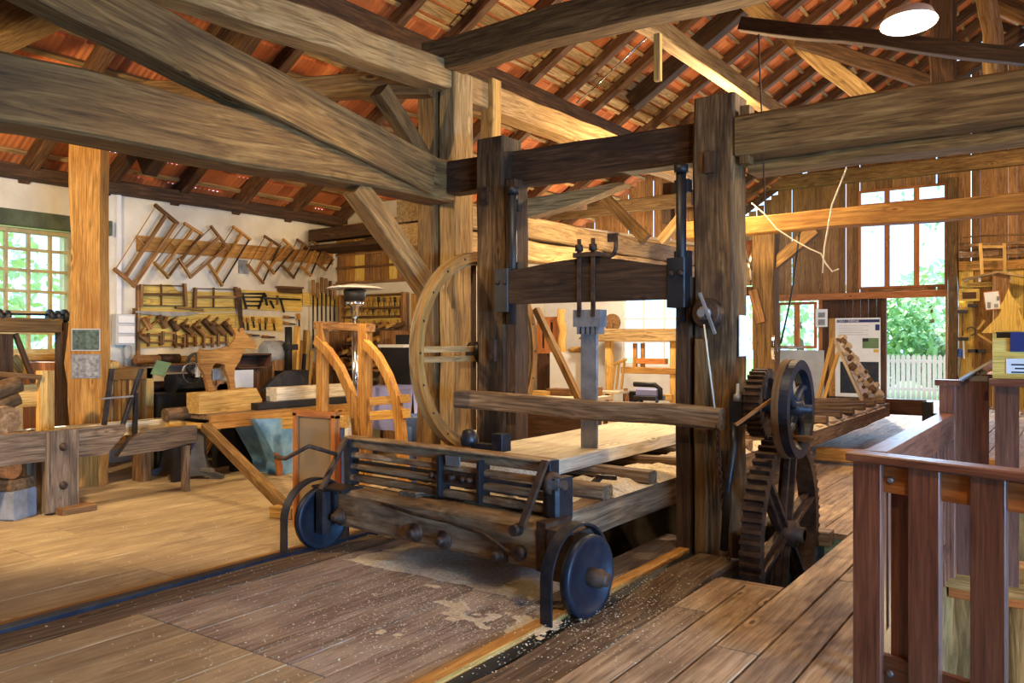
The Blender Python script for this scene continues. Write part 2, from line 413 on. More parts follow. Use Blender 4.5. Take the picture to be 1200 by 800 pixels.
pw = MB(); pw.bb(XW-.4, XR+.3, -3, YG, -2.8, -2.6); struct('floor_cellar', pw, 'stone')
# walls ------------------------------------------------------------
wl = MB()
wy0, wy1, wz0, wz1 = 3.05, 5.36, 1.43, 3.0
wl.bb(XW - .4, XW, -3, wy0, 0, 3.6, ch=.001); wl.bb(XW - .4, XW, wy1, 16.6, 0, 3.6, ch=.001)
wl.bb(XW - .4, XW, wy0, wy1, 0, wz0, ch=.001); wl.bb(XW - .4, XW, wy0, wy1, wz1, 3.6, ch=.001)
struct('wall_left', wl, 'plaster')
YP = 9.85
wp = MB(); wp.bb(XW, -8.1, YP, YP + .25, 0, 3.9, ch=.001); struct('wall_partition', wp, 'plaster')
# gable wall of boards, white render low down on the left
wb = MB()
def board_col(mb, x, w, z0, z1): mb.bb(x, x + w, YG, YG + .03, z0, z1, ch=.002)
BWIN = (P(1006, 300, Y=YG).x, P(1110, 300, Y=YG).x); DX = (P(1039, 300, Y=YG).x, P(1113, 300, Y=YG).x)
WZ = (1.6 + (400 - 338) / F * 21.3, 1.6 + (400 - 221) / F * 21.3)
LINT = P(1000, 347, Y=YG).z
x = -8.0
LW = (P(911, 380, Y=YG).x, P(957, 380, Y=YG).x); LWZ = (P(930, 408, Y=YG).z, P(930, 354, Y=YG).z)
while x < XR:
    w = .19 + random.uniform(-.03, .03); g = random.choice([.002, .002, .003, .004, .018, .028]); xm = x + w / 2
    top = roofz(xm) - .12
    segs = [(0 if xm > DX[1] or xm < -11 else LINT, top)]
    if xm < LW[0]-.3: segs = [(2.9, top)]
    if BWIN[0] - .05 < xm < BWIN[1] + .05: segs = [(LINT, WZ[0]), (WZ[1], top)]
    elif LW[0] - .3 <= xm < DX[0] - 1.6: segs = [(LINT, top)]
    elif DX[0] - 1.6 <= xm < DX[0]: segs = [(LINT, top)]
    for (a, b) in segs:
        if b - a > .05: board_col(wb, x, w, a, b)
    x += w + g
struct('wall_back', wb, 'gable')
YB = 16.42; wb = MB(); bw = (P(729, 360, Y=YB).x, P(802, 360, Y=YB).x); bz = (P(760, 428, Y=YB).z, P(760, 346, Y=YB).z)
wb.bb(XW, bw[0], YB, YB + .2, 0, 3.4, ch=.001); wb.bb(bw[1], -5.75, YB, YB + .2, 0, 3.4, ch=.001); wb.bb(bw[0], bw[1], YB, YB + .2, 0, bz[0], ch=.001); wb.bb(bw[0], bw[1], YB, YB + .2, bz[1], 3.4, ch=.001); wb.beam((-5.85, YB + .15, 1.7), (-7.95, YG, 1.7), .12, 3.4, ch=.001)
struct('wall_back_render', wb, 'white')
wb = MB(); wb.bb(LW[0] - .3, DX[0] - 1.55, YG - .05, YG + .15, 0, LWZ[0] - .05, ch=.001); struct('wall_back_grey', wb, 'greywall')
wb = MB(); wb.bb(LW[0] - .3, LW[0] - .05, YG - .02, YG + .1, LWZ[0] - .05, LINT); wb.bb(LW[1] + .05, DX[0] - 1.6, YG - .02, YG + .1, LWZ[0] - .05, LINT); struct('wall_back_orange', wb, 'orange')
wr = MB(); wr.bb(XW - .4, XR + .2, -3.2, -3.0, 0, 9.2, ch=.001); struct('wall_front', wr, 'gable')  # unseen wall behind the camera, added to cut the sky light
wr = MB(); wr.bb(XR, XR + .2, 4.0, YG, 0, 3.3, ch=.001); wr.bb(XR, XR + .2, -3.2, 4.0, 1.75, 3.3, ch=.001); struct('wall_right', wr, 'gable')  # unseen; upper band over the near opening added to keep daylight low
# roof -------------------------------------------------------------
def roof_tiles(sgn):
    mb = MB(); pitch = .38; y0, y1 = -3.5, YG + .4; ny = int((y1 - y0) / .018)
    x0 = XW - .6 if sgn > 0 else XR + .9; n = int(abs(x0 - XRIDGE) / (pitch * math.cos(math.atan(RT_T)))) + 1; dx = (XRIDGE - x0) / n
    for i in range(n):
        xa = x0 + i * dx; xb = xa + dx * 1.12
        vs = []; gs = []; fs = []
        for j in range(ny + 1):
            y = y0 + (y1 - y0) * j / ny; wv = .006 * math.cos(y * 2 * math.pi / .072)
            ti = math.floor(y / .22); tz = .008 * noise.cell(V((ti, i, 3)))
            for (x, up) in ((xa, .104), (xb, .086)):
                vs.append((x, y, 3.67 + RT_T * ((x - XW) if sgn > 0 else (2 * XRIDGE - x - XW)) + up + wv + tz)); gs.append((ti * 3.7 + i * 1.3, i * 2.1 + (x - xa), y * .4))
        for j in range(ny):
            if sgn > 0 and xa < -7.9 and y0 + (y1 - y0) * j / ny > 17.0: continue
            a = 2 * j; fs.append([a, a + 2, a + 3, a + 1])
        mb.add(vs, fs, gs, True, keep=True)
    return mb
ceil = struct('ceiling', roof_tiles(1), 'tile')
ceil2 = struct('ceiling_far_slope', roof_tiles(-1), 'tile')
def on_roof(x, y, dz): return V((x, y, roofz(x) + dz))
bt = MB(); nrm = V((-RT_T, 0, 1)).normalized()
x = XW + .2
while x < XRIDGE - .1:
    bt.beam(on_roof(x, -3, .045), on_roof(x, YG if x > -7.9 else 17, .045), .06, .035, up=nrm)
    x += .32
struct('ceiling_batten', bt, 'aged_pale', ceil)
# grey boards laid over the rafters just above the purlin
gb = MB()
for k in range(4):
    x = -6.95 + k * .175
    y = 7.6
    while y < 15.4: gb.beam(on_roof(x, y, .02), on_roof(x, y + .97, .02), .165, .02, up=nrm); y += 1.0
struct('ceiling_board', gb, 'aged_pale', ceil)
# rafters
rf_group = 'rafters under the near roof slope'
for i in range(24):
    y = -.25 + i; mb = MB()
    if y > YG - .2: continue
    mb.beam(on_roof(XW - .3 if y < 16.5 else -7.9, y, -.05), on_roof(XRIDGE, y, -.05), .14, .18, up=nrm, n=8, wob=.02)
    solo('rafter', mb, 'rafter', f'sloping brown rafter under the tiles, {ORD[i]} from the camera end of the left roof slope', 'rafter', rf_group)
for i in range(9):
    y = YG - .75 - i * 1.0; mb = MB()
    mb.beam(on_roof(XRIDGE + .02, y, -.05), on_roof(2.5, y, -.05), .11, .16, up=V((RT_T, 0, 1)).normalized(), n=4, wob=.02)
    solo('rafter', mb, 'aged_dark', f'dark rafter falling to the right of the ridge, {ORD[i]} from the gable', 'rafter', 'rafters right of the ridge')
def timber(name, p0, p1, w, h, mat, label, cat='beam', n=10, wob=.03, up=(0, 0, 1), ch=None, **k):
    mb = MB(); mb.beam(p0, p1, w, h, up=up, n=n, wob=wob, ch=ch, **k)
    return solo(name, mb, mat, label, cat)
# wall plate and purlins
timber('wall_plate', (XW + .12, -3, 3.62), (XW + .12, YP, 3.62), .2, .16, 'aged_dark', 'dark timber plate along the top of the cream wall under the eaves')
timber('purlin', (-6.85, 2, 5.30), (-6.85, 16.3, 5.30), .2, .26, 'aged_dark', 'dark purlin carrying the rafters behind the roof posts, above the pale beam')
timber('purlin', (-3.5, 7.0, 4.72), P(920, 139, X=-3.5), .16, .2, 'aged_pale', 'pale slanting timber running back over the saw from the high cross beam')
# main frame
XF = -5.2
def Lm(u, v0, v1, X): a = P(u, v0, X=X); b = P(u, v1, X=X); return (a + b) / 2, (a - b).length
c0, h0 = Lm(-45, 58, 143, XF); c1, h1 = Lm(500, 185, 235, XF)
c1e = c1 + (c1 - c0).normalized() * .25
timber('tie_beam', c0 + (c0 - c1).normalized() * 3, c1e, .34, .41, 'aged', 'massive knotty brown tie beam across the upper left, over the workshop floor', n=26, wob=.02)
timber('tie_beam', (-5.75, 6.35, 2.98), (-5.75, 15.5, 3.08), .3, .26, 'aged_pale', 'upper of two pale floor beams running back behind the saw frame', n=20)
timber('tie_beam', (-5.72, 6.35, 2.70), (-5.72, 15.5, 2.80), .3, .24, 'aged_pale', 'lower of two pale floor beams running back behind the saw frame', n=20)
a, _ = Lm(60, -40, 0, XF + .1); b = P(497, 203, X=XF + .1)
p0 = P(112, 8, X=XF + .12); p1 = P(495, 205, X=XF + .12)
timber('brace', p0 + (p0 - p1) * .4, p1 + (p1 - p0) * .01, .22, .36, 'aged', 'broad slanting brace that drops onto the big tie beam, upper left', n=16, wob=.025)
c0, h0 = Lm(260, -16, 20, XF); c1, h1 = Lm(513, 75, 101, XF); 
timber('purlin', c0 + (c0 - c1) * 1.2, c1 + (c1 - c0).normalized() * .1, .26, .27, 'aged_pale', 'pale upper beam running toward the camera from the top of the tall roof post', n=14)
c0, h0 = Lm(545, 93, 123, XF); c1, h1 = Lm(716, 160, 168, XF)
timber('purlin', c0 - V((0, .25, 0)), V((XF, 13.0, c0.z + .1)), .26, .27, 'aged_pale', 'pale upper beam running away behind the tall roof post', n=14)
YF = 6.25
timber('cross_beam', (XF - .15, YF, 4.40), (1.2, YF, 4.42), .26, .30, 'aged', 'high brown cross beam with a pale underside, above the saw frame', n=18)
timber('hanging_strut', P(771, 40, Y=YF), P(771, 95, Y=YF), .055, .05, 'yellow', 'short yellow lath hanging from the high cross beam', 'strut', n=2, wob=0)
timber('cross_beam', (XW + .1, 3.42, 4.42), (-5.0, 3.42, 4.42), .28, .32, 'aged', 'high beam at the upper left corner, nearest the camera', n=10)
# tall roof post: two timbers bolted together
rp = thing('roof_post', 'tall double timber post carrying the tie beam, behind the wooden band wheel', 'post', (XF, 6.3, 0))
mb = MB(); mb.beam((XF - .16, 6.32, 0), (XF - .16, 6.32, 4.25), .22, .30, up=(0, 1, 0), n=12, wob=.02); part('post_half', mb, 'aged', rp)
mb = MB(); mb.beam((XF + .08, 6.38, 0), (XF + .08, 6.38, 4.25), .20, .30, up=(0, 1, 0), n=12, wob=.02); part('post_half', mb, 'aged_pale', rp)  # pale timber puts the lit right half of the post into the colour
timber('brace', P(415, 218, X=XF + .05), P(500, 340, X=XF + .05), .16, .2, 'aged', 'slanting brace from the tie beam down to the tall roof post', n=8)
timber('brace', P(445, 105, X=XF - .1), P(500, 195, X=XF - .1), .14, .16, 'aged', 'short dark brace leaning against the tall roof post under the upper beam', n=6)
timber('cross_beam', (-8.6, 4.9, 4.28), (XF - .05, 6.15, 4.12), .18, .22, 'aged', 'crooked rough timber meeting the roof post from the left', n=10, wob=.09)
timber('cross_beam', (XW + .1, 9.2, 3.32), (XF - .1, 9.2, 3.42), .2, .2, 'aged_dark', 'dark cross beam under the eaves over the tool wall', n=10)
timber('strut', P(575, 165, Y=6.9), P(575, 95, Y=6.9), .16, .16, 'yellow', 'short yellow post standing above the left saw post', n=3)
# principal rafters of the trusses
for (y, x0, x1, lab) in ((13.2, -6.6, -2.2, 'thick dark principal rafter crossing the tiled slope above the right saw post'), (5.9, -9.8, -3.5, 'thick dark principal rafter above the big tie beam, upper left')):
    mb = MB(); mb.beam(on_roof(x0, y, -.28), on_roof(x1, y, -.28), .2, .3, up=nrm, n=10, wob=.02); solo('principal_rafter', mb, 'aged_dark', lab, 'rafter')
# right hand beams
timber('lower_tie_beam', (-2.12, 6.34, 2.945), (3.2, 6.34, 2.94), .26, .085, 'aged', 'thin timber under the big right tie beam', n=14, wob=.02)
timber('tie_beam', (-2.14, 6.12, 3.145), (3.2, 6.12, 3.14), .30, .305, 'aged', 'big brown tie beam with a long crack, upper right above the railing', n=18, wob=.02)
timber('tie_beam', (-4.3, 10.2, 3.06), (4, 10.2, 3.05), .22, .215, 'honey', 'honey coloured beam across the right side in front of the tall window', n=14, wob=.03)
timber('cross_beam', (-7.3, YG - .2, P(1000, 207, Y=YG).z), (5, YG - .2, P(1000, 207, Y=YG).z), .25, .36, 'aged', 'long girt of the gable wall just above the tall window', n=8)
timber('strut', P(868, 29, Y=9), P(1235, 70, Y=9), .12, .15, 'aged_dark', 'dark slim beam with a pale edge sloping across below the ceiling lamp', n=8)
timber('strut', P(935, 48, Y=11), P(1098, 99, Y=11), .14, .17, 'aged_dark', 'short dark brace running into the dark roof post right of the tiles', n=6)
timber('strut', P(872, -2, Y=11.4), P(1022, 120, Y=11.4), .09, .24, 'aged_pale', 'pale slanting board under the tiles, crossing behind the slim dark beam', n=6)
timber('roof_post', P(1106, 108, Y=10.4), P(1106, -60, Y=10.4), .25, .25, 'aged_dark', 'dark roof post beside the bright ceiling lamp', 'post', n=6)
mb = MB(); pts = [P(u, v, Y=12) for (u, v) in ((1150, -30), (1158, 12), (1164, 40), (1163, 70), (1165, 100))]; mb.tube(pts, .12, 10)
solo('crooked_post', mb, 'aged_pale', 'pale crooked natural pole at the upper right, right of the dark roof post', 'post')
timber('strut', P(1100, 100, Y=12.5), P(1200, 38, Y=12.5), .18, .2, 'aged_dark', 'dark strut rising to the right behind the crooked pole', n=5)
timber('strut', P(1160, 5, Y=12.5), P(1215, 30, Y=12.5), .12, .14, 'aged', 'small brown strut at the upper right corner', n=4)
mb = MB(); pts = [P(u, v, Y=6.45) for (u, v) in ((622, 244), (665, 235), (715, 222), (735, 214))]
mb.prism([( (P(u, v, Y=6.45).x), P(u, v, Y=6.45).z) for (u, v) in ((621, 234), (660, 228), (730, 215), (738, 216), (700, 232), (660, 246), (622, 256))], (1, 0, 0), (0, 0, 1), (0, 6.45, 0), .16); solo('knee_brace', mb, 'aged_pale', 'pale curved knee brace rising from the left saw post to the dark head beam', 'brace')
timber('brace', P(700, 222, Y=11.5), P(757, 280, Y=11.5), .13, .16, 'aged', 'slanting brace behind the head beam of the saw', n=5)
timber('brace', P(800, 252, Y=11.5), P(775, 283, Y=11.5), .12, .14, 'aged_pale', 'short brace between the saw frame posts, far behind the head beam', n=4)
timber('cross_beam', P(630, 254, Y=15.2), P(812, 233, Y=15.2), .2, .26, 'aged', 'brown beam far behind the saw, below the gable boards', n=6)
timber('roof_post', P(784, 215, Y=15.6), P(784, 262, Y=15.6), .2, .2, 'aged_dark', 'dark short post far behind the head beam of the saw', 'post', n=3)
# right bay far posts
timber('roof_post', (P(898, 400, Y=10.9).x, 10.9, 0), (P(898, 400, Y=10.9).x, 10.9, 3.2), .30, .22, 'aged', 'brown post behind the right saw post, carrying the honey beam', 'post', n=8)
timber('brace', P(905, 312, Y=10.9), P(955, 268, Y=10.9), .12, .15, 'aged', 'slanting brace under the honey beam at the right', n=5)
timber('roof_post', (P(1117, 400, Y=YG - .4).x, YG - .4, 0), (P(1117, 400, Y=YG - .4).x, YG - .4, 5.6), .22, .25, 'aged', 'post at the right jamb of the open doorway', 'post', n=8)
timber('lintel', (LW[0] - .3, YG - .12, LINT), (DX[1] + .1, YG - .12, LINT), .2, .17, 'orange', 'long orange stained lintel over the doorway and the low window', n=6, wob=0)
timber('hanger', (-2.085, 6.05, 2.93), (-2.085, 6.05, 3.36), .07, .12, 'aged', 'short upright block between the right saw post and the big right tie beam', 'block', n=2)
mb = MB()
x = XW + .05
while x < -5.85:
    w = .19 + random.uniform(-.03, .03); mb.bb(x, x + w, 16.36, 16.39, 3.35, roofz(x + w / 2) - .15, ch=.002); x += w + random.choice([.004, .006, .025])
struct('wall_attic', mb, 'gable')
mb = MB(); q = [P(u, v, d=1) - O0 for u, v in ((676, 121), (720, 80), (764, 38))]
mb.tube([O0 + r * ((roofz(0) - .16 - CAMZ - .0) / (r.z - RT_T * r.x)) if False else O0 + r * ((3.67 - RT_T * XW - .2 - CAMZ) / (r.z - RT_T * r.x)) for r in q], .018, 8); solo('conduit', mb, 'chrome', 'thin shiny conduit running up beside a rafter left of the hanging lath', 'conduit')
# windows ----------------------------------------------------------
def window(name, x0, x1, z0, z1, y, cols, rows, mat, fr=.07, bar=.035, dep=.09, plane='Y', splits=None):
    w = bpy.data.objects.new(name, None); C.objects.link(w); w['kind'] = 'structure'; ROOT[w.name] = V((0, 0, 0))
    def bx(a0, a1, b0, b1, dp, mb):
        if plane == 'Y': mb.bb(a0, a1, y - dp / 2, y + dp / 2, b0, b1)
        else: mb.bb(y - dp / 2, y + dp / 2, a0, a1, b0, b1)
    f = MB(); bx(x0, x0 + fr, z0, z1, dep, f); bx(x1 - fr, x1, z0, z1, dep, f); bx(x0 + fr, x1 - fr, z0, z0 + fr, dep, f); bx(x0 + fr, x1 - fr, z1 - fr, z1, dep, f)
    part('window_frame', f, mat, w)
    b = MB()
    for i in range(1, cols): xx = x0 + (x1 - x0) * i / cols; bx(xx - bar / 2, xx + bar / 2, z0 + fr, z1 - fr, dep * .6, b)
    zs = splits if splits else [z0 + (z1 - z0) * i / rows for i in range(1, rows)]
    for zz in zs: bx(x0 + fr, x1 - fr, zz - bar / 2, zz + bar / 2, dep * .55, b)
    if b.v: part('glazing_bar', b, mat, w)
    g = MB(); bx(x0 + fr * .5, x1 - fr * .5, z0 + fr * .5, z1 - fr * .5, .006, g); part('window_pane', g, 'glass', w)
    return w
window('window_1', wy0, wy1, wz0 + .02, wz1 - .02, XW - .12, 9, 6, 'window_paint', fr=.06, bar=.035, plane='X')
window('window_2', BWIN[0], BWIN[1], WZ[0], WZ[1], YG + .02, 3, 1, 'orange', fr=.06, bar=.13, splits=[P(1060, 238, Y=YG).z])
window('window_3', LW[0], LW[1], LWZ[0], LWZ[1], YG + .02, 2, 1, 'orange', fr=.07, bar=.15, splits=[])
window('window_4', bw[0], bw[1], bz[0], bz[1], YB + .08, 3, 3, 'white', fr=.05, bar=.04)
mb = MB(); mb.beam((XW + .02, 2.6, 3.08), (XW + .02, P(128, 268, X=XW).y, 3.08), .12, .19); struct('trim_1', mb, 'greenwood')
mb = MB(); mb.bb(XW - .1, XW + .1, wy0 - .05, wy1 + .05, wz0 - .06, wz0 + .02); struct('trim_2', mb, 'yellow')
# dark door leaf and frame
dl = MB(); n = 8
xa, xb = DX[0] - 1.6, DX[0] - .05
for i in range(n): dl.bb(xa + (xb - xa) * i / n + .004, xa + (xb - xa) * (i + 1) / n - .004, YG - .02, YG + .02, .05, LINT - .08)
dl.bb(DX[0] - .12, DX[0], YG - .08, YG + .05, 0, LINT - .08); struct('door_1', dl, 'doorwood')
# ================================================================== tracks, saw frame, carriage
t = thing('carriage_rail', 'left track of the carriage: dark iron strip beside a yellow board and weathered timber', 'rail', (-4.8, 1, 0))
mb = MB(); mb.beam((-4.99, -2.5, -.02), (-4.99, 4.9, -.02), .085, .06); mb.beam((-4.99, 8.4, -.02), (-4.99, 15, -.02), .085, .06); part('edge_board', mb, 'honey', t, 'honey coloured edge board')
mb = MB(); mb.beam((-4.895, -2.5, .0), (-4.895, 15, .0), .085, .05); part('iron_strip', mb, 'blueiron', t)
mb = MB(); mb.beam((-4.71, -2.5, -.042), (-4.71, 4.9, -.042), .28, .09, n=40, wob=.012); part('sill', mb, 'weather', t)
t = thing('carriage_rail', 'right track of the carriage: yellow edge board, dark groove and split weathered timber', 'rail', (-2.4, 1, 0))
mb = MB(); mb.beam((-2.53, -2.5, -.02), (-2.53, 6.3, -.02), .09, .06); part('edge_board', mb, 'honey', t, 'honey coloured edge board')
mb = MB(); mb.beam((-2.43, -2.5, -.04), (-2.43, 5.9, -.04), .10, .05); part('iron_strip', mb, 'blueiron', t)
mb = MB(); mb.beam((-2.21, -2.5, -.052), (-2.21, 5.85, -.052), .32, .11, n=44, wob=.03); part('sill', mb, 'weather', t)

sf = thing('sawmill', 'tall upright sawmill frame of two heavy posts joined by a dark head beam', 'saw frame', (-3.4, 6.1, 0))
mb = MB(); mb.beam((-2.31, 6.13, -2.3), (-2.31, 6.13, 3.47), .33, .29, up=(0, 1, 0), n=26, wob=.018, ch=.02); part('post', mb, 'post', sf)
mb = MB(); mb.beam((-4.415, 6.13, -2.3), (-4.415, 6.13, 3.45), .31, .31, up=(0, 1, 0), n=26, wob=.018, ch=.02); part('post', mb, 'post', sf)
mb = MB(); mb.beam((-5.05, 6.21, 3.18), (-2.2, 6.21, 3.165), .2, .31, n=18, wob=.015); part('head_beam', mb, 'aged_dark', sf, 'oil-blackened head beam')
mb = MB(); mb.beam((-2.54, 6.05, -2.2), (-2.54, 6.05, 2.1), .12, .2, up=(0, 1, 0), n=10, wob=.01); part('guide_timber', mb, 'aged_dark', sf)
mb = MB(); mb.beam((-4.20, 6.10, -2.2), (-4.20, 6.10, 3.05), .11, .2, up=(0, 1, 0), n=10, wob=.01); part('guide_timber', mb, 'aged_dark', sf)
for x in (-2.545, -4.13):
    mb = MB(); mb.cyl((x, 5.93, 1.75), (x, 5.93, 2.92), .04, 12); mb.cyl((x, 5.93, 2.90), (x, 5.93, 2.96), .055, 12); mb.bb(x - .06, x + .06, 5.93, 6.0, 2.2, 2.3); mb.bb(x - .06, x + .06, 5.93, 6.0, 2.75, 2.85)
    part('iron_guide', mb, 'black', sf)
mb = MB(); mb.beam((-2.39, 5.955, .0), (-2.39, 5.955, 1.62), .09, .05, up=(0, 1, 0)); part('post_lath', mb, 'aged', sf)
mb = MB(); mb.bb(-4.52, -4.42, 5.955, 5.98, 2.85, 3.0); part('iron_plate', mb, 'rust', sf); mb = MB(); mb.bb(-4.40, -4.33, 5.94, 5.98, 1.42, 1.62); part('iron_plate', mb, 'rust', sf)
mb = MB(); mb.bb(-2.37, -2.29, 5.95, 5.985, 2.88, 3.04); part('mortise_plug', mb, 'aged_dark', sf)
# paper notice
mb = MB(); q = [P(u, v, X=-2.128) for (u, v) in ((866, 369), (878, 371), (878, 417), (866, 415))]
mb.bb(-2.130, -2.124, q[0].y, q[1].y, q[2].z, q[0].z, ch=.0005); solo('paper_notice', mb, 'paper', 'white paper notice pinned to the side of the right saw post', 'notice')
# sash
ss = thing('reciprocating_saw', 'black arched sash beam of the frame saw with the grey blade hanging from its middle', 'saw sash', (-3.33, 6.05, 1.0))
mb = MB(); zx = [(-4.24, 1.93), (-2.50, 1.93), (-2.50, 2.17), (-2.72, 2.20), (-3.05, 2.26), (-3.35, 2.29), (-3.65, 2.27), (-3.95, 2.235), (-4.24, 2.20)]
mb.prism(zx, (1, 0, 0), (0, 0, 1), (0, 5.93, 0), .15); part('sash_beam', mb, 'aged_dark', ss)
for x in (-4.2, -2.56):
    mb = MB(); mb.bb(x - .07, x + .08, 5.84, 6.0, 1.86, 2.24); part('sash_shoe', mb, 'black', ss)
    mb = MB()
    for k in (-.03, .05): mb.lathe((x + k, 5.84, 2.12), (0, -1, 0), [(0, .022), (.012, .022), (.02, .012)], 8)
    part('bolt', mb, 'rust', ss)
for x in (-3.40, -3.27):
    mb = MB(); mb.beam((x, 5.84, 1.80), (x, 5.84, 2.36), .035, .02, up=(0, 1, 0)); mb.lathe((x, 5.84, 2.34), (0, 0, 1), [(0, .035), (.05, .035), (.055, .018), (.10, .018)], 8); part('strap', mb, 'rust', ss)
mb = MB(); mb.bb(-3.45, -3.22, 5.82, 6.03, 2.29, 2.33); part('cross_plate', mb, 'rust', ss)
mb = MB(); hk = [P(u, v, Y=5.9) for (u, v) in ((703, 302), (714, 301), (719, 298), (722, 291), (722, 275))]
mb.tube(hk, .018, 6); a = P(713, 274, Y=5.9); b = P(723, 283, Y=5.9); mb.bb(a.x, b.x, 5.88, 5.92, b.z, a.z); part('hook', mb, 'rust', ss)
mb = MB(); mb.prism([(-3.46, 1.72), (-3.21, 1.72), (-3.21, 1.86), (-3.46, 1.86)], (1, 0, 0), (0, 0, 1), (0, 5.9, 0), .12)
for k in range(5): mb.bb(-3.43 + k * .045, -3.405 + k * .045, 5.85, 5.95, 1.66, 1.74)
part('blade_clamp', mb, 'grey_steel', ss)
mb = MB(); mb.bb(-3.415, -3.265, 5.89, 5.915, .45, 1.74); part('saw_blade', mb, 'grey_steel', ss, 'wide grey saw blade')
# guide beam in front
gbm = MB(); gbm.beam(P(537, 467, Y=5.78), P(846, 491, Y=5.78), .14, .155, n=14, wob=.02, ch=.02); solo('guide_beam', gbm, 'weather', 'rough horizontal guide timber crossing low in front of both saw posts', 'beam')
# yellow strut between
mb = MB(); mb.beam(P(628, 362, Y=7.2), P(679, 468, Y=7.2), .08, .06); solo('strut', mb, 'honey', 'thin yellow slanting strut seen through the saw frame, under the sash beam', 'strut')
# post fittings: pulley with cranked bar, cord and chain
pf = thing('pulley', 'black iron pulley with a cranked bar on the front of the right saw post', 'pulley', (-2.35, 5.9, 1.8))
c = P(829, 367, Y=5.9)
mb = MB(); mb.lathe(c + V((0, .08, 0)), (0, -1, 0), [(0, .10), (.03, .115), (.05, .085), (.08, .085), (.10, .115), (.13, .10)], 20); part('drum', mb, 'rust', pf)
mb = MB(); mb.lathe(c, (0, -1, 0), [(0, .05), (.09, .05), (.1, .03), (.13, .03)], 12); part('hub', mb, 'grey_steel', pf)
mb = MB(); mb.beam(P(820, 343, Y=5.78), P(838, 391, Y=5.78), .025, .02); part('crank_bar', mb, 'grey_steel', pf)
mb = MB(); mb.tube([P(825, 380, Y=5.8), P(830, 420, Y=5.8), P(838, 483, Y=5.76)], .007, 6); solo('pull_cord', mb, 'ropewhite', 'pale cord running from the iron pulley down to the guide timber', 'cord')
ch = thing('chain', 'rusty link chain hanging down the right saw post to the floor', 'chain', P(848, 650, Y=5.72))
pts = [(840, 500), (843, 545), (848, 600), (854, 652)]
N = 34
for k in range(N):
    tt = k / (N - 1) * 3; i = min(2, int(tt)); w = tt - i
    c = P(lin(pts[i][0], pts[i + 1][0], w), lin(pts[i][1], pts[i + 1][1], w), Y=5.72)
    mb = MB(); e = V((1, 0, 0)) if k % 2 else V((0, 1, 0))
    mb.tube([c + e * (.013 * math.cos(a)) + V((0, 0, .024 * math.sin(a))) for a in [j * math.pi / 4 for j in range(8)]], .005, 5, close=True); part('link', mb, 'rust', ch)
mb = MB(); mb.tube([P(889 + k, 40 + 210 * k / 8, Y=6.0) for k in range(9)], .006, 5); solo('hanging_chain', mb, 'rust', 'thin dark chain hanging from the slim roof beam past the right saw post', 'chain')
# bearing bracket and geared hand wheel
XG = -1.87; gc = V((XG, 6.28, .15))
gw = thing('gear_wheel', 'huge rusty spoked gear wheel half sunk in a floor slot', 'gear wheel', (XG, 6.28, 0))
def toothed(c, ax, ro, ri, w, nt, th):
    mb = MB(); mb.ring(c, ax, ro, ri, w, 72)
    d = V(ax).normalized(); e = V((0, 0, 1)); q = d.cross(e)
    for k in range(nt):
        t = 2 * math.pi * k / nt; dr = e * math.cos(t) + q * math.sin(t); tg = q * math.cos(t) - e * math.sin(t)
        mb.beam(c + dr * (ro - .004), c + dr * (ro + th), w, 2 * math.pi * ro / nt * .55, up=tg, h1=2 * math.pi * ro / nt * .35, ch=.002)
    return mb
part('toothed_rim', toothed(gc, (1, 0, 0), .75, .67, .14, 64, .035), 'rust', gw)
for k in range(6):
    t = R(15 + 60 * k); dr = V((0, math.sin(t), math.cos(t))); mb = MB(); mb.beam(gc + dr * .06, gc + dr * .69, .05, .13, up=dr.cross(V((1, 0, 0))), w1=.04, h1=.085); mb.beam(gc + dr * .06 , gc + dr * .68, .12, .03, up=dr.cross(V((1, 0, 0)))); part('spoke', mb, 'rust', gw)
mb = MB(); mb.lathe(gc - V((.1, 0, 0)), (1, 0, 0), [(0, .10), (.2, .10), (.21, .06), (.26, .06)], 16); part('hub', mb, 'rust', gw)
mb = MB(); mb.cyl(gc - V((.6, 0, 0)), gc + V((.16, 0, 0)), .045, 12); part('axle', mb, 'iron', gw)
hc = P(931, 479, X=-1.70)
hw = thing('hand_wheel', 'iron hand wheel with brown rim and wooden grip above the sunken gear', 'hand wheel', hc)
mb = MB(); mb.ring(hc + V((.02, 0, 0)), (1, 0, 0), .352, .285, .06, 56); part('rim', mb, 'blueiron', hw)
mb = MB(); mb.ring(hc - V((.035, 0, 0)), (1, 0, 0), .357, .285, .05, 56); part('rim_band', mb, 'toolwood', hw, 'brown wooden band on the back of the rim')
for k in range(4):
    a0 = R(30 + 90 * k); pts = []
    for j in range(7): rr = .05 + .235 * j / 6; a = a0 + .55 * (j / 6) ** 1.5; pts.append(hc + V((.005, math.sin(a) * rr, math.cos(a) * rr)))
    mb = MB(); mb.tube(pts, .03, 8, .024); part('spoke', mb, 'blueiron', hw)
mb = MB(); mb.lathe(hc - V((.07, 0, 0)), (1, 0, 0), [(0, .06), (.13, .06), (.14, .035), (.2, .035)], 14); part('hub', mb, 'blueiron', hw)
gp = P(930, 513, X=-1.66); mb = MB(); mb.lathe(gp, (1, 0, 0), [(0, .012), (.03, .022), (.09, .026), (.13, .02), (.14, .0)], 12); part('grip', mb, 'toolwood', hw, 'turned wooden grip')
pn = thing('pinion', 'small toothed iron pinion between the right saw post and the hand wheel', 'gear wheel', (-1.98, 5.98, 1.1))
pc = P(893, 472, X=-1.97)
part('toothed_rim', toothed(pc, (1, 0, 0), .235, .19, .12, 30, .025), 'rust', pn)
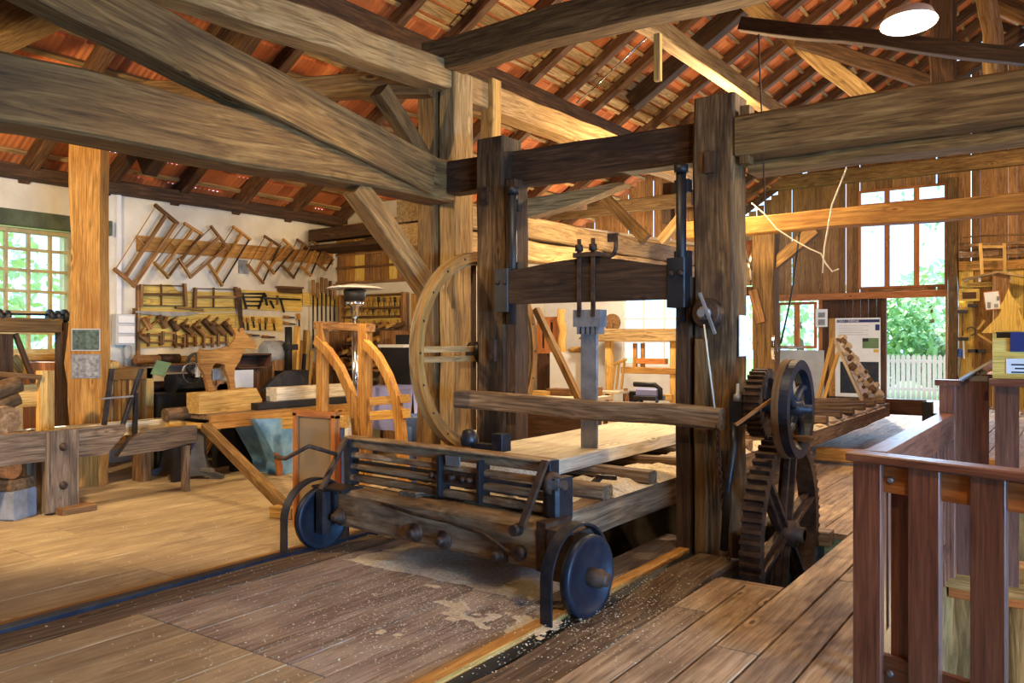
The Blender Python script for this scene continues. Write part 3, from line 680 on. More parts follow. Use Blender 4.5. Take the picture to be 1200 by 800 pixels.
for k in range(4):
    t = R(20 + 90 * k); dr = V((0, math.sin(t), math.cos(t))); mb = MB(); mb.beam(pc + dr * .03, pc + dr * .2, .04, .05, up=dr.cross(V((1, 0, 0)))); part('spoke', mb, 'rust', pn)
mb = MB(); mb.cyl((-2.15, hc.y, hc.z), (-1.6, hc.y, hc.z), .03, 12); part('axle', mb, 'iron', pn)
br = thing('bearing_bracket', 'black iron bearing bracket bolted low on the right saw post beside the pinion', 'bracket', (-2.05, 5.95, .6))
mb = MB(); mb.bb(-2.145, -2.05, 5.88, 6.12, .98, 1.16); mb.bb(-2.145, -2.02, 5.92, 6.06, 1.1, 1.22); part('block', mb, 'black', br)
mb = MB(); mb.tube([(-2.10, 5.86, 1.0), (-2.08, 5.80, .85), (-2.10, 5.72, .55), (-2.12, 5.70, .1)], .03, 8); part('stay', mb, 'iron', br)
mb = MB(); mb.lathe((-2.09, 5.9, 1.16), (0, 0, 1), [(0, .035), (.05, .03), (.06, .012), (.13, .01)], 10); part('oil_cup', mb, 'grey_steel', br)
mb = MB(); mb.beam(P(862, 498, X=-2.0), P(904, 468, X=-1.8), .03, .02); solo('lever', mb, 'toolwood', 'pale wooden lever stuck between the pinion and the hand wheel', 'lever')
mb = MB(); mb.bb(-2.02, -1.72, 7.05, 7.2, -.1, .02); solo('slot_board', mb, 'floor', 'short board closing the far end of the gear slot', 'board')
mb = MB(); mb.beam((-2.02, 5.9, .12), (-2.02, 7.0, .16), .1, .12, n=6, wob=.02); solo('slot_timber', mb, 'aged_dark', 'rough timber lying behind the spokes of the sunken gear', 'timber')

# ------------------------------------------------------------------ carriage (bed)
bed = thing('saw_carriage', 'long low timber carriage bed running through the saw frame to the doorway', 'carriage', (-3.4, 10, 0))
mb = MB(); mb.beam((-2.78, 4.45, .40), (-2.78, 15.1, .44), .17, .22, n=30, wob=.02); part('side_beam', mb, 'weather', bed)
mb = MB(); mb.beam((-4.03, 4.45, .40), (-4.03, 15.1, .44), .17, .22, n=30, wob=.02); part('side_beam', mb, 'weather', bed)
y = 5.02; k = 0
while y < 15.1:
    mb = MB(); mb.beam((-4.1, y, .555), (-2.70, y, .555 + .005 * k), .15, .10, n=6, wob=.02, ch=.02); part('cross_bar', mb, 'weather', bed); y += .74; k += 1
mb = MB(); mb.bb(-3.0, -2.15, 15.12, 15.2, .36, .62); part('end_board', mb, 'doorwood', bed)
mb = MB(); mb.bb(-2.2, -2.06, 15.05, 15.3, .26, .6); mb.cyl((-2.1, 15.16, .38), (-1.85, 15.16, .38), .03, 8); part('end_block', mb, 'black', bed)
slab = MB(); slab.beam((-3.66, 5.0, .665), (-3.66, 11.5, .69), .94, .11, n=8, wob=.006, ch=.006); solo('sawn_slab', slab, 'fresh', 'wide pale freshly sawn slab lying on the carriage bed under the blade', 'plank')
mb = MB(); mb.beam(P(679, 583, Y=5.05), P(707, 555, Y=5.25), .05, .03); mb.beam(P(700, 558, Y=5.2), P(722, 560, Y=5.2), .03, .03); solo('dog_lever', mb, 'rust', 'iron dog lever lying across the first carriage cross bars', 'lever')
# sawdust on bed
def mound(mb, x0, x1, y0, y1, z, h, n=18):
    vs = []; fs = []
    for j in range(n + 1):
        for i in range(n + 1):
            fx, fy = i / n, j / n; e = min(fx, 1 - fx, fy, 1 - fy) * 5; e = min(1, e)
            p = V((lin(x0, x1, fx), lin(y0, y1, fy), 0)); vs.append((p.x, p.y, z + h * e * (.6 + .8 * noise.noise(p * 3.5) + .35 * noise.noise(p * 11))))
    for j in range(n):
        for i in range(n): a = j * (n + 1) + i; fs.append([a, a + 1, a + n + 2, a + n + 1])
    mb.add(vs, fs, None, True)
sd = MB(); y = 5.02
for k in range(13): mound(sd, -3.2, -2.67, y + .05, y + .69, .515, .085); sd_y = y; y += .74
mound(sd, -4.05, -2.75, 4.5, 5.0, .50, .04); mound(sd, -4.1, -3.2, 11.6, 15, .515, .05)
solo('sawdust', sd, 'sawdust', 'pale sawdust heaped between the cross bars of the carriage', 'sawdust', kind='stuff')

# ------------------------------------------------------------------ front truck with two flat wheels
TL = V((-3.6, 4.27, 0))
tr = thing('carriage_truck', 'rusty front truck of the saw carriage with dusty timber beam and iron rails', 'truck', (0, 0, 0))
def tp(name, mb, mat, label=None, parent=None):
    return part(name, mb, mat, parent or tr, label)
mb = MB(); mb.beam((-1.08, .13, .335), (.93, .13, .335), .27, .28, n=18, wob=.014, ch=.03); tp('timber_beam', mb, 'rusty')
mb = MB(); mb.bb(.86, .94, -.012, .26, .2, .5); tp('end_plate', mb, 'rust', 'bluish rusted end plate')
mb = MB(); mb.bb(.94, 1.14, -.03, .26, .17, .47, ch=.02); tp('axle_box', mb, 'rust')
mb = MB(); mb.bb(-1.24, -1.06, -.03, .24, .22, .46, ch=.02); mb.bb(-1.22, -1.10, -.10, -.02, .14, .46, ch=.02); mb.beam((-1.32, .05, .475), (-.95, .05, .475), .2, .02); tp('axle_bracket', mb, 'iron')
for i, (x, sg) in enumerate(((1.24, 1), (-1.25, 1))):
    c = V((x, -.0, .235)); 
    mb = MB(); mb.lathe(c - V((.035, 0, 0)), (1, 0, 0), [(0, .06), (0, .225), (.005, .24), (.055, .24), (.062, .228), (.062, .205), (.048, .195), (.048, .07)], 48); w = tp('wheel', mb, 'blueiron')
    mb = MB(); mb.lathe(c - V((.1, 0, 0)), (1, 0, 0), [(0, .05), (.10, .055), (.19, .055), (.20, .04), (.23, .04), (.24, .02)], 16); tp('axle_hub', mb, 'rust', None, w)
    mb = MB(); gx = x - .085
    mb.ring((gx, .0, .235), (1, 0, 0), .30, .285, .08, 28, a0=-math.pi / 2, a1=math.pi / 2); mb.beam((gx, -.2925, .24), (gx, -.2925, .0), .08, .015, up=(0, 1, 0)); mb.beam((gx, .2925, .24), (gx, .2925, .02), .08, .015, up=(0, 1, 0)); tp('wheel_guard', mb, 'iron')
for (z, h, w, m) in ((.838, .025, .12, 'rusty'), (.79, .065, .04, 'rusty'), (.705, .045, .05, 'rusty'), (.612, .045, .06, 'rusty'), (.525, .055, .07, 'rusty')):
    mb = MB(); mb.beam((-1.23, .24, z), (.80, .24, z), w, h, n=6, wob=.004, ch=.012); tp('rail', mb, m)
mb = MB(); mb.cyl((-1.2, .24, .655), (.8, .24, .655), .014, 8); mb.cyl((-1.2, .28, .58), (.8, .28, .58), .014, 8); tp('shaft', mb, 'iron')
for x in (-1.20, .78):
    mb = MB(); mb.bb(x - .03, x + .03, .2, .3, .46, .84); tp('rail_end', mb, 'iron')
    mb = MB(); mb.beam((x, .19, .84), (x, -.05, .46), .05, .025, up=(0, 1, 1)); tp('diagonal_stay', mb, 'rust')
for x in (-.16, .22):
    mb = MB(); mb.bb(x - .015, x + .015, .17, .28, .50, .79); tp('hanger', mb, 'black')
for x in (-.24, -.19, .06, .12, -.05):
    mb = MB(); mb.lathe((x, .215, .645), (0, -1, 0), [(0, .03), (.015, .03), (.02, .02), (.04, .02), (.045, 0)], 10); tp('nut', mb, 'rust')
mb = MB(); mb.bb(-.14, .20, .2, .26, .60, .69); tp('bearing_block', mb, 'rust')
mb = MB(); mb.bb(-.10, .03, .185, .2, .73, .80); tp('iron_plate', mb, 'grey_steel')
for x in (-.62, -.48, -.34, -.05, .1, .32, .45, .58):
    mb = MB(); mb.cyl((x, .34, .575), (x + .07, .34, .575), .03, 12); tp('roller', mb, 'grey_steel', 'small worn steel roller')
for (u, v) in ((389, 607), (487, 624), (523, 632), (593, 648)):
    q = P(u, v, Y=4.27); x = (q.x - TL.x); z = q.z
    mb = MB(); mb.lathe((x, .0, z), (0, -1, 0), [(0, .065), (.02, .065), (.022, .048), (.04, .048), (.042, .03), (.075, .03), (.08, .015)], 14); tp('bolt', mb, 'rust')
mb = MB(); mb.tube([(-.52, -.035, .44), (-.2, -.03, .41), (.15, -.03, .40), (.45, -.03, .37), (.72, -.04, .27)], .012, 6); tp('pull_rod', mb, 'rust')
mb = MB(); mb.lathe((.76, -.03, .30), (0, -1, 0), [(0, .05), (.04, .05), (.05, .02)], 10); tp('rod_lug', mb, 'rust'); mb = MB(); mb.lathe((.74, -.03, .44), (0, -1, 0), [(0, .04), (.06, .035)], 10); tp('rod_lug', mb, 'rust')
mb = MB(); mb.bb(-1.05, .84, .27, .62, .36, .42); tp('deck', mb, 'weather')
sdk = MB(); mound(sdk, -1.0, .82, .27, .60, .425, .045, 24); o = tp('sawdust', sdk, 'sawdust'); o['kind'] = 'stuff'
mb = MB(); mb.bb(.80, .9, .16, .34, .47, .74, ch=.02); tp('gear_case', mb, 'iron')
mb = MB(); mb.lathe((.80, .2, .70), (1, 0, 0), [(0, .075), (.05, .075), (.055, .05), (.09, .05), (.095, .03), (.13, .03)], 16); tp('drive_boss', mb, 'rust')
mb = MB(); mb.tube([(-1.22, .1, .72), (-1.26, -.12, .80), (-1.42, -.22, .70), (-1.55, -.22, .70)], .018, 6); tp('crank_lever', mb, 'rust')
mb = MB(); mb.lathe((-.05, .38, .85), (0, 0, 1), [(0, .06), (.05, .07), (.11, .05), (.12, .02)], 12); mb.bb(0, .28, .34, .42, .84, .88); mb.bb(.2, .3, .33, .43, .84, .96); tp('clamp_dog', mb, 'iron')
for o in [tr]: o.location = TL; o.rotation_euler = (0, 0, -R(4.8))
# loose sawdust below the truck and across the floor
sd = MB()
mound(sd, -4.5, -2.75, 4.2, 4.95, -.004, .03, 30)
def chips(mb, cx, cy, sx, sy, n, s, z=0.004):
    for _ in range(n):
        x = cx + random.gauss(0, sx); y = cy + random.gauss(0, sy); a = random.uniform(0, 6.3); r = s * random.uniform(.4, 1.3)
        e = V((math.cos(a), math.sin(a), random.uniform(-.2, .2))) * r; f = V((-math.sin(a), math.cos(a), random.uniform(-.2, .4))) * r * random.uniform(.4, .9)
        p = V((x, y, z + r * .3)); mb.add([p - e - f, p + e - f, p + e + f, p - e + f, p + V((0, 0, r * .5))], [[0, 1, 4], [1, 2, 4], [2, 3, 4], [3, 0, 4]])
def patch(mb, cx, cy, rx, ry, h, n=44, th=.25):
    vs = []; fs = []
    for j in range(n + 1):
        for i in range(n + 1):
            x = cx + rx * (2 * i / n - 1); y = cy + ry * (2 * j / n - 1); q = math.hypot(2 * i / n - 1, 2 * j / n - 1)
            hh = noise.noise(V((x * 1.8, y * 1.8, 3))) + .5 * noise.noise(V((x * 5, y * 5, 8))) + .4 * noise.noise(V((x * 14, y * 14, 1))) - q * .9 + th
            vs.append((x, y, -.004 + h * max(-.4, hh)))
    for j in range(n):
        for i in range(n):
            a = j * (n + 1) + i; q = [a, a + 1, a + n + 2, a + n + 1]
            if max(vs[k][2] for k in q) > 0: fs.append(q)
    mb.add(vs, fs, None, True)
c = P(560, 725, Z=0); patch(sd, c.x - .12, c.y, .6, .5, .014, 80, .62)
c = P(700, 715, Z=0); patch(sd, -2.2, 4.1, .3, .8, .012, 40, .2)
c = P(470, 690, Z=0); patch(sd, c.x, c.y, 1.0, .8, .008, 60, .0)
c = P(540, 720, Z=0); chips(sd, c.x, c.y, .5, .42, 2600, .0045); patch(sd, c.x, c.y, .8, .55, .010, 70, .35)
c = P(420, 700, Z=0); chips(sd, c.x, c.y, .7, .7, 1100, .0045)
c = P(640, 690, Z=0); chips(sd, c.x, c.y, .5, .4, 1100, .0045)
c = P(320, 780, Z=0); chips(sd, c.x, c.y, .5, .4, 400, .004)
c = P(720, 720, Z=0); chips(sd, c.x, c.y, .3, .5, 700, .0045, .03)
c = P(300, 640, Z=0); chips(sd, c.x, c.y, 1.2, .8, 400, .0055)
solo('sawdust', sd, 'sawdust', 'sawdust and chips scattered on the floor around the front truck', 'sawdust', kind='stuff')
# ================================================================== railings round the stair well
A = V((-.83, 3.92, 0)); EE = V((.946, -.325, 0)).normalized(); NN = V((EE.y, -EE.x, 0))   # NN points to the camera
if NN.dot(A) > 0: NN = -NN
def onplane(u, v, a, e, off=0):
    n = V((e.y, -e.x, 0)); r = ray(u, v); t = (a + NN * off - O0).dot(n) / r.dot(n); return O0 + r * t
def along(u, off=0): return (onplane(u, 600, A, EE, off) - A - NN * off).dot(EE)
rl = thing('railing', 'red-brown stained wooden railing in the right foreground', 'railing', A)
mb = MB(); mb.beam(A + EE * -.03 + V((0, 0, 1.085)), A + EE * 2.4 + V((0, 0, 1.085)), .115, .04, ch=.006); part('handrail', mb, 'redbrown', rl)
s0 = along(1005); pw_ = along(1038) - s0; pitch = along(1069.5) - s0
k = 0
while s0 + k * pitch < 2.3:
    s = s0 + k * pitch + pw_ / 2; mb = MB(); c = A + EE * s + NN * .025
    mb.beam(c + V((0, 0, -.06)), c + V((0, 0, 1.065)), pw_, .032, up=NN, ch=.004); part('board', mb, 'redbrown', rl); k += 1
mb = MB(); mb.beam(A + EE * -.0 + V((0, 0, 1.0)), A + EE * 2.3 + V((0, 0, 1.0)), .035, .115); part('upper_rail', mb, 'orange', rl, 'paler upper rail seen between the boards')
mb = MB(); mb.beam(A + EE * -.0 + V((0, 0, .17)), A + EE * 2.3 + V((0, 0, .17)), .035, .125); part('lower_rail', mb, 'redbrown', rl)
for s in (.19, .85, 1.5):
    mb = MB(); c = A + EE * s - NN * .032; mb.beam(c + V((0, 0, .03)), c + V((0, 0, 1.065)), .10, .03, up=NN); part('rear_board', mb, 'redbrown', rl)
for s, z in ((along(1046), 1.0), (along(1046), .16)):
    mb = MB(); mb.lathe(A + EE * s + NN * .016 + V((0, 0, z)), NN, [(0, .016), (.006, .016), (.012, .008)], 10); part('bolt_head', mb, 'grey_steel', rl)
# leg running back along the well
XL = -.78
r2 = thing('railing', 'low railing running back beside the stair well, its broad top lit bluish by daylight', 'railing', (XL, 5.2, 0))
mb = MB(); mb.beam((XL, 4.02, 1.085), (XL, 6.42, 1.085), .10, .03); mb.beam((XL + .03, 4.02, 1.0), (XL + .03, 6.42, 1.0), .03, .16); part('handrail', mb, 'redbrown', r2)
y = 4.15
while y < 6.4: mb = MB(); mb.beam((XL, y, -.05), (XL, y, 1.06), .09, .028, up=(1, 0, 0)); part('board', mb, 'redbrown', r2); y += .16
mb = MB(); mb.beam((XL, 4.02, .17), (XL, 6.42, .17), .03, .12); part('lower_rail', mb, 'redbrown', r2)
mb = MB(); c = P(1111, 470, Y=6.5); zt = P(1111, 448, Y=6.5).z
t = thing('newel_post', 'square red-brown newel post with a flat cap at the end of the low railing', 'post', (c.x, 6.5, 0))
mb = MB(); mb.beam((c.x, 6.5, -.05), (c.x, 6.5, zt - .02), .10, .10, up=(0, 1, 0)); part('shaft', mb, 'redbrown', t)
mb = MB(); mb.bb(c.x - .075, c.x + .075, 6.425, 6.575, zt - .02, zt + .02); part('cap', mb, 'redbrown', t)
# higher railing further right with desk
r3 = thing('railing', 'higher dark railing behind the foreground one, running back from the newel post', 'railing', (-.55, 7, 0))
a = P(1140, 470, Y=6.62); 
mb = MB(); mb.beam((a.x, 6.6, -.05), (a.x, 6.6, 1.33), .20, .05, up=(0, 1, 0)); part('end_board', mb, 'redbrown', r3)
for k in range(8): mb = MB(); mb.beam((a.x + .16, 6.62 + .15 * k, -.05), (a.x + .16, 6.62 + .15 * k, 1.33), .09, .03, up=(1, 0, 0)); part('board', mb, 'redbrown', r3)
mb = MB(); mb.beam((a.x + .165, 6.58, 1.26), (a.x + .165, 7.85, 1.26), .03, .18); mb.beam((a.x + .12, 6.58, 1.355), (a.x + .12, 7.85, 1.355), .12, .03); part('handrail', mb, 'redbrown', r3)
r4 = thing('railing', 'dark red-brown railing under the yellow leaflet box at the right edge', 'railing', (0, 6.4, 0))
b0 = P(1164, 470, Y=6.45); 
mb = MB(); mb.beam((b0.x, 6.45, 1.325), (1.6, 6.1, 1.325), .20, .05); part('handrail', mb, 'redbrown', r4)
k = 0; x = b0.x + .08
while x < 1.5: mb = MB(); yy = 6.47 - .16 * (x - b0.x); mb.beam((x, yy, -.05), (x, yy, 1.30), .14, .03, up=(0, 1, 0)); part('board', mb, 'redbrown', r4); x += .185; k += 1
# slanting information plate
ip = thing('information_plate', 'slanting glassy information plate on the dark railing beside the leaflet box', 'plate', P(1140, 440, Y=6.6))
q = [P(1123, 444, Y=6.40), P(1176, 413, Y=6.62), P(1180, 418, Y=6.75), P(1131, 447, Y=6.75)]
n_ = (q[1] - q[0]).cross(q[3] - q[0]).normalized()
mb = MB(); mb.add(q + [p - n_ * .015 * (1 if n_.z > 0 else -1) for p in q], [[0, 1, 2, 3], [7, 6, 5, 4], [0, 4, 5, 1], [1, 5, 6, 2], [2, 6, 7, 3], [3, 7, 4, 0]]); part('plate', mb, 'plate', ip)
ce = (q[0] + q[1] + q[2] + q[3]) / 4; ex_ = (q[1] - q[0]).normalized(); up_ = n_ if n_.z > 0 else -n_
mb = MB(); mb.beam(ce - ex_ * .05 + up_ * .004, ce + ex_ * .08 + up_ * .004, .06, .003, up=up_); part('print', mb, 'ink', ip)
mb = MB(); mb.beam(ce - V((0, 0, .02)), V((ce.x, ce.y, 1.33)), .05, .05); mb.bb(ce.x - .08, ce.x + .08, ce.y - .06, ce.y + .06, 1.32, 1.36); part('bracket', mb, 'grey_steel', ip)
# leaflet box
lb = thing('leaflet_box', 'yellow wooden leaflet box with a blue leaflet and white label on the dark railing', 'box', (b0.x + .2, 6.45, 1.35))
x0 = P(1164, 420, Y=6.42).x; x1 = x0 + .5; zb = 1.352; zt = P(1180, 396, Y=6.42).z; yb = 6.36
mb = MB(); mb.bb(x0, x1, yb, yb + .02, zb, zt); mb.bb(x0, x0 + .02, yb, yb + .2, zb, zt + .03); mb.bb(x1 - .02, x1, yb, yb + .2, zb, zt + .03); mb.bb(x0, x1, yb + .18, yb + .2, zb, zt + .05); mb.bb(x0, x1, yb, yb + .2, zb, zb + .02); part('case', mb, 'ochre', lb)
mb = MB(); q0 = P(1179, 420, Y=yb - .004); q1 = P(1179, 437.5, Y=yb - .004); mb.bb(q0.x, q0.x + .22, yb - .006, yb - .001, q1.z, q0.z, ch=.001); part('label_card', mb, 'paper', lb)
for k in range(3): mb = text_mb(('Weitere Infos', 'hier gratis', 'zum Mitnehmen')[k], (q0.x + .03, yb - .007, q0.z - .04 - k * .03), (1, 0, 0), (0, 0, 1), .022, .002); part('lettering', mb, 'ink', lb) if False else None
for k in range(3): mb = MB(); mb.bb(q0.x + .03 + .02 * (k % 2), q0.x + .19 - .03 * (k % 2), yb - .008, yb - .006, q0.z - .045 - k * .025, q0.z - .035 - k * .025, ch=.0005); part('print_line', mb, 'ink', lb)
mb = MB(); q0 = P(1184, 389, Y=yb - .02); q1 = P(1184, 412, Y=yb - .02); mb.bb(q0.x, q0.x + .15, yb - .02, yb - .003, q1.z, q0.z, ch=.001); solo('leaflet', mb, 'navy', 'dark blue leaflet standing in the front of the yellow leaflet box', 'leaflet')
mb = MB(); q0 = P(1164.5, 389, Y=yb + .1); q1 = P(1184, 395, Y=yb + .1); mb.bb(q0.x + .015, q1.x + .06, yb + .04, yb + .15, q1.z - .04, q0.z, ch=.003); solo('leaflet_stack', mb, 'black', 'black leaflets standing in the left slot of the yellow leaflet box', 'leaflets')
# beams in the well
mb = MB(); mb.beam((-.92, 7.45, -.22), (3.2, 7.3, -.24), .24, .26, n=14, wob=.04); solo('well_beam', mb, 'aged_pale', 'mossy weathered beam spanning the stair well below the railing', 'beam')
mb = MB(); mb.beam((-.92, 7.75, -.47), (.0, 7.75, -.47), .16, .12, n=4); solo('well_beam', mb, 'orange', 'short orange beam under the mossy one in the stair well', 'beam')
for x, h in ((-.45, -.5), (.1, -.46)):
    mb = MB(); mb.tube([(x, 8.0, -2.6), (x + .03, 8.0, -1.5), (x, 7.95, h)], .13, 9); solo('prop', mb, 'aged_pale', f'{"left" if x < 0 else "right"} upright prop under the beams in the stair well', 'post')
# ================================================================== workshop on the left
# broad natural-edged post with two photographs
dp = 9.05
L = [(81, 160), (80, 200), (81, 240), (84, 285), (82, 330), (82, 365), (79, 395), (75, 425), (79, 450), (79, 470), (82, 500), (78, 530), (79, 573)]
Rr = [(118, 160), (117, 230), (117, 300), (118, 360), (119, 430), (119, 470), (117, 500), (118, 530), (116, 555), (116, 571)]
f2 = lambda q: ((q[0] - 600) / F * dp, CAMZ + (400 - q[1]) / F * dp)
wp_ = thing('roof_post', 'broad honey coloured post with natural wavy edges and two photographs, far left', 'post', FW * dp + RT * f2((98, 570))[0])
mb = MB(); mb.prism([f2(q) for q in L] + [f2(q) for q in reversed(Rr)], RT, UP, FW * dp + FW * .1, .2, grain='y'); part('trunk', mb, 'honey', wp_)
for k, (v0, v1, lab) in enumerate(((385, 411, 'upper dark green photograph pinned to the broad honey post'), (415, 443, 'lower grey photograph of figures pinned to the broad honey post'))):
    a = f2((84, v1)); b = f2((118, v0)); o = FW * (dp - .006)
    t = thing('photograph', lab, 'photograph', o + RT * a[0] + UP * a[1])
    mb = MB(); mb.prism([a, (b[0], a[1]), b, (a[0], b[1])], RT, UP, o, .004); part('sheet', mb, 'greystone' if k else 'greywall', t)
    mb = MB(); i = .012; mb.prism([(a[0] + i, a[1] + i), (b[0] - i, a[1] + i), (b[0] - i, b[1] - i), (a[0] + i, b[1] - i)], RT, UP, o - FW * .004, .002); part('picture', mb, plain('photo_print_%d' % k, (.05, .075, .06) if not k else (.16, .15, .16), col2=(.14, .19, .16) if not k else (.40, .40, .38), nscale=22, rough=.35), t)
# trunking, fuse box, cables on the cream wall
xw = XW
def wallp(u, v, off=0): return P(u, v, X=XW + off)
def wall_quad(mb, uv, th, off): 
    pts = [wallp(u, v, off) for u, v in uv]; mb.prism([(p.y, p.z) for p in pts], (0, 1, 0), (0, 0, 1), (XW + off, 0, 0), th)
mb = MB(); a = wallp(137.5, 211); b = wallp(140, 400); mb.bb(XW, XW + .05, a.y - .03, a.y + .03, b.z, a.z); solo('cable_trunking', mb, 'white', 'white cable trunking running up the cream wall to the eaves', 'trunking')
fb = thing('fuse_box', 'grey fuse box on the cream wall right of the broad post', 'fuse box', wallp(139, 403))
a = wallp(128, 368); b = wallp(150, 404)
mb = MB(); mb.bb(XW + .05, XW + .17, a.y, b.y, b.z, a.z, ch=.01); part('case', mb, 'greywall', fb)
for k in range(3): z = lin(b.z, a.z, (k + .5) / 3); mb = MB(); mb.bb(XW + .165, XW + .19, a.y + .02, b.y - .02, z - .045, z + .045); part('cover', mb, 'white', fb)
mb = MB(); c = wallp(153, 395, .1); mb.lathe(c, (1, 0, 0), [(0, .04), (.05, .035)], 12); solo('emergency_switch', mb, 'redpaint', 'small red switch beside the grey fuse box', 'switch')
mb = MB(); c = wallp(150, 412, .04); mb.tube([c + V((0, math.cos(t) * .06, math.sin(t) * .1)) for t in [i * math.pi / 8 for i in range(16)]], .008, 5, close=True); mb.tube([wallp(146, 405, .04), wallp(146, 432, .04)], .01, 5); solo('cable', mb, 'greywall', 'looped grey cable hanging below the fuse box', 'cable')
mb = MB(); a = wallp(279, 304); b = wallp(289, 321); mb.bb(XW + .01, XW + .03, a.y, b.y, b.z, a.z); solo('vent_plate', mb, 'greystone', 'grey square plate on the cream wall under the row of frame saws', 'plate')
# board with the nine frame saws
mb = MB(); a0, a1 = wallp(159, 274), wallp(159, 296); b0, b1 = wallp(388, 296), wallp(388, 310)
mb.beam((XW + .03, a0.y, (a0.z + a1.z) / 2), (XW + .03, b0.y, (b0.z + b1.z) / 2), .04, .21); solo('hanging_board', mb, 'honey', 'long honey board on the cream wall that the frame saws hang from', 'board')
SAW = [((183, 241), (207, 261), (157.5, 334), (135, 316)), ((217, 262), (236, 274), (197, 324.5), (181.5, 308)), ((248, 266), (266, 289), (223.5, 324.5), (210, 303.5)), ((274, 266), (292.5, 280), (260, 333.5), (245, 310)),
       ((310.6, 277), (327.5, 288), (308, 331), (291, 311)), ((332.5, 281), (345, 292), (321, 320), (310, 307.5)), ((349, 281), (363.7, 291), (344, 325), (331, 311)), ((366, 282.5), (378, 291), (364, 322.5), (352.5, 312)), ((378, 294), (390, 304), (382, 316), (371, 307.5))]
for i, q in enumerate(SAW):
    off = .13 + .035 * (i % 3)
    A_, B_, C_, D_ = [wallp(u, v, off) for u, v in q]
    big = i == 0; w = .045 if big else .034
    lab = 'largest frame saw, leftmost on the long honey board of the cream wall' if big else ('smallest frame saw, at the corner end of the long honey board' if i == 8 else f'slanting wooden frame saw, {ORD[i]} from the left on the long honey board')
    t = thing('frame_saw', lab, 'saw', (A_ + B_ + C_ + D_) / 4, 'frame saws on the long board')
    m = 'toolwood' if i % 2 == 0 else 'honey'
    up = (1, 0, 0)
    ab = (B_ - A_); dc = (C_ - D_)
    mb = MB(); mb.beam(A_ - ab * .06, B_ + ab * .06, w, w * 1.1, up=up); part('end_arm', mb, m, t)
    mb = MB(); mb.beam(D_ - dc * .06, C_ + dc * .06, w, w * 1.1, up=up); part('end_arm', mb, m, t)
    mb = MB(); mb.beam(A_ + ab * .5, D_ + dc * .5, w, w, up=up); part('stretcher', mb, m, t)
    mb = MB(); mb.beam(B_, C_ + (C_ - B_) * .03, w * .9 if i < 3 else .015, w * .9 if i in (0, 1, 2) else .03, up=up); part('blade', mb, 'toolwood' if i < 3 else 'iron', t)
    mb = MB(); mb.tube([A_, D_], .007, 5); part('cord', mb, 'toolwood', t)
    if i < 4: mb = MB(); mb.beam(A_ + (D_ - A_) * .5, A_ + ab * .5 + (D_ - A_) * .52, .012, .02, up=up); part('toggle', mb, m, t)
# tool boards on the wall
def board(uv, mat, lab, off=.02, th=.03, nm='tool_board'):
    mb = MB(); wall_quad(mb, uv, th, off); return solo(nm, mb, mat, lab, 'board')
board([(160, 334), (200, 333), (208, 341), (275, 342), (275, 365), (160, 368)], 'ochre', 'ochre tool board with two bow saws, left on the cream wall')
board([(160, 369), (275, 366), (275, 402), (160, 408)], 'ochre', 'ochre tool board crowded with wooden planes, below the bow saws')
board([(276, 339), (310, 341), (353, 343), (353, 365), (276, 362)], 'ochre', 'ochre tool board right of the planes, holding a metal rack')
board([(276, 369), (330, 372), (330, 388), (276, 386)], 'ochre', 'small ochre board under the metal rack')
board([(354, 342), (401, 347), (401, 359), (354, 358)], 'ochre', 'ochre slotted board with long augers near the wall corner')
mb = MB(); mb.bb(XW, XW + .06, wallp(158.5, 340).y, wallp(162, 340).y, wallp(158, 425).z, wallp(158, 334).z); solo('board_post', mb, 'toolwood', 'dark upright strip at the left edge of the ochre tool boards', 'strip')
def stick(nm, uv0, uv1, w, h, mat, lab, cat, off=.08, grp=None):
    mb = MB(); mb.beam(wallp(*uv0, off), wallp(*uv1, off), w, h, up=(1, 0, 0)); return solo(nm, mb, mat, lab, cat, grp)
for i, (u0, u1, v0, v1) in enumerate(((166, 216, 334, 358), (229, 276, 338, 360))):
    t = thing('bow_saw', f'{("left", "right")[i]} of two wide bow saws hung level on the ochre board', 'saw', wallp((u0 + u1) / 2, v1, .08), 'level bow saws')
    vm = v0 + .45 * (v1 - v0)
    mb = MB(); mb.beam(wallp(u0, v0 - 1, .08), wallp(u0 - 1, v1 + 1, .08), .04, .05, up=(1, 0, 0)); part('end_arm', mb, 'toolwood', t)
    mb = MB(); mb.beam(wallp(u1, v0 - 2, .08), wallp(u1 + 2, v1 + 1, .08), .04, .05, up=(1, 0, 0)); part('end_arm', mb, 'toolwood', t)
    mb = MB(); mb.beam(wallp(u0, vm, .08), wallp(u1, vm, .08), .035, .045, up=(1, 0, 0)); part('stretcher', mb, 'toolwood', t)
    mb = MB(); mb.beam(wallp(u0, v1, .08), wallp(u1, v1, .08), .01, .035, up=(1, 0, 0)); part('blade', mb, 'iron', t)
    mb = MB(); mb.tube([wallp(u0, v0, .08), wallp(u1, v0 + 1, .08)], .008, 5); part('cord', mb, 'toolwood', t)
    mb = MB(); mb.beam(wallp((u0 + u1) / 2 - 2, v0 - 1, .09), wallp((u0 + u1) / 2 - 2, v1, .09), .018, .03, up=(1, 0, 0)); part('toggle', mb, 'toolwood', t)
t = thing('long_saw', 'long curved two-man saw blade lying level across the ochre board', 'saw', wallp(200, 368, .08))
pts = [(155, 364), (236, 366), (225, 369), (205, 371), (180, 369), (156, 366)]
mb = MB(); wall_quad(mb, pts, .008, .09); part('blade', mb, 'grey_steel', t)
mb = MB(); mb.cyl(wallp(157, 361, .09), wallp(157, 368, .09), .02, 8); part('handle', mb, 'toolwood', t)
stick('saw_handle_bar', (206, 360), (238, 363), .03, .04, 'honey', 'short honey bar above the long curved saw blade', 'bar')
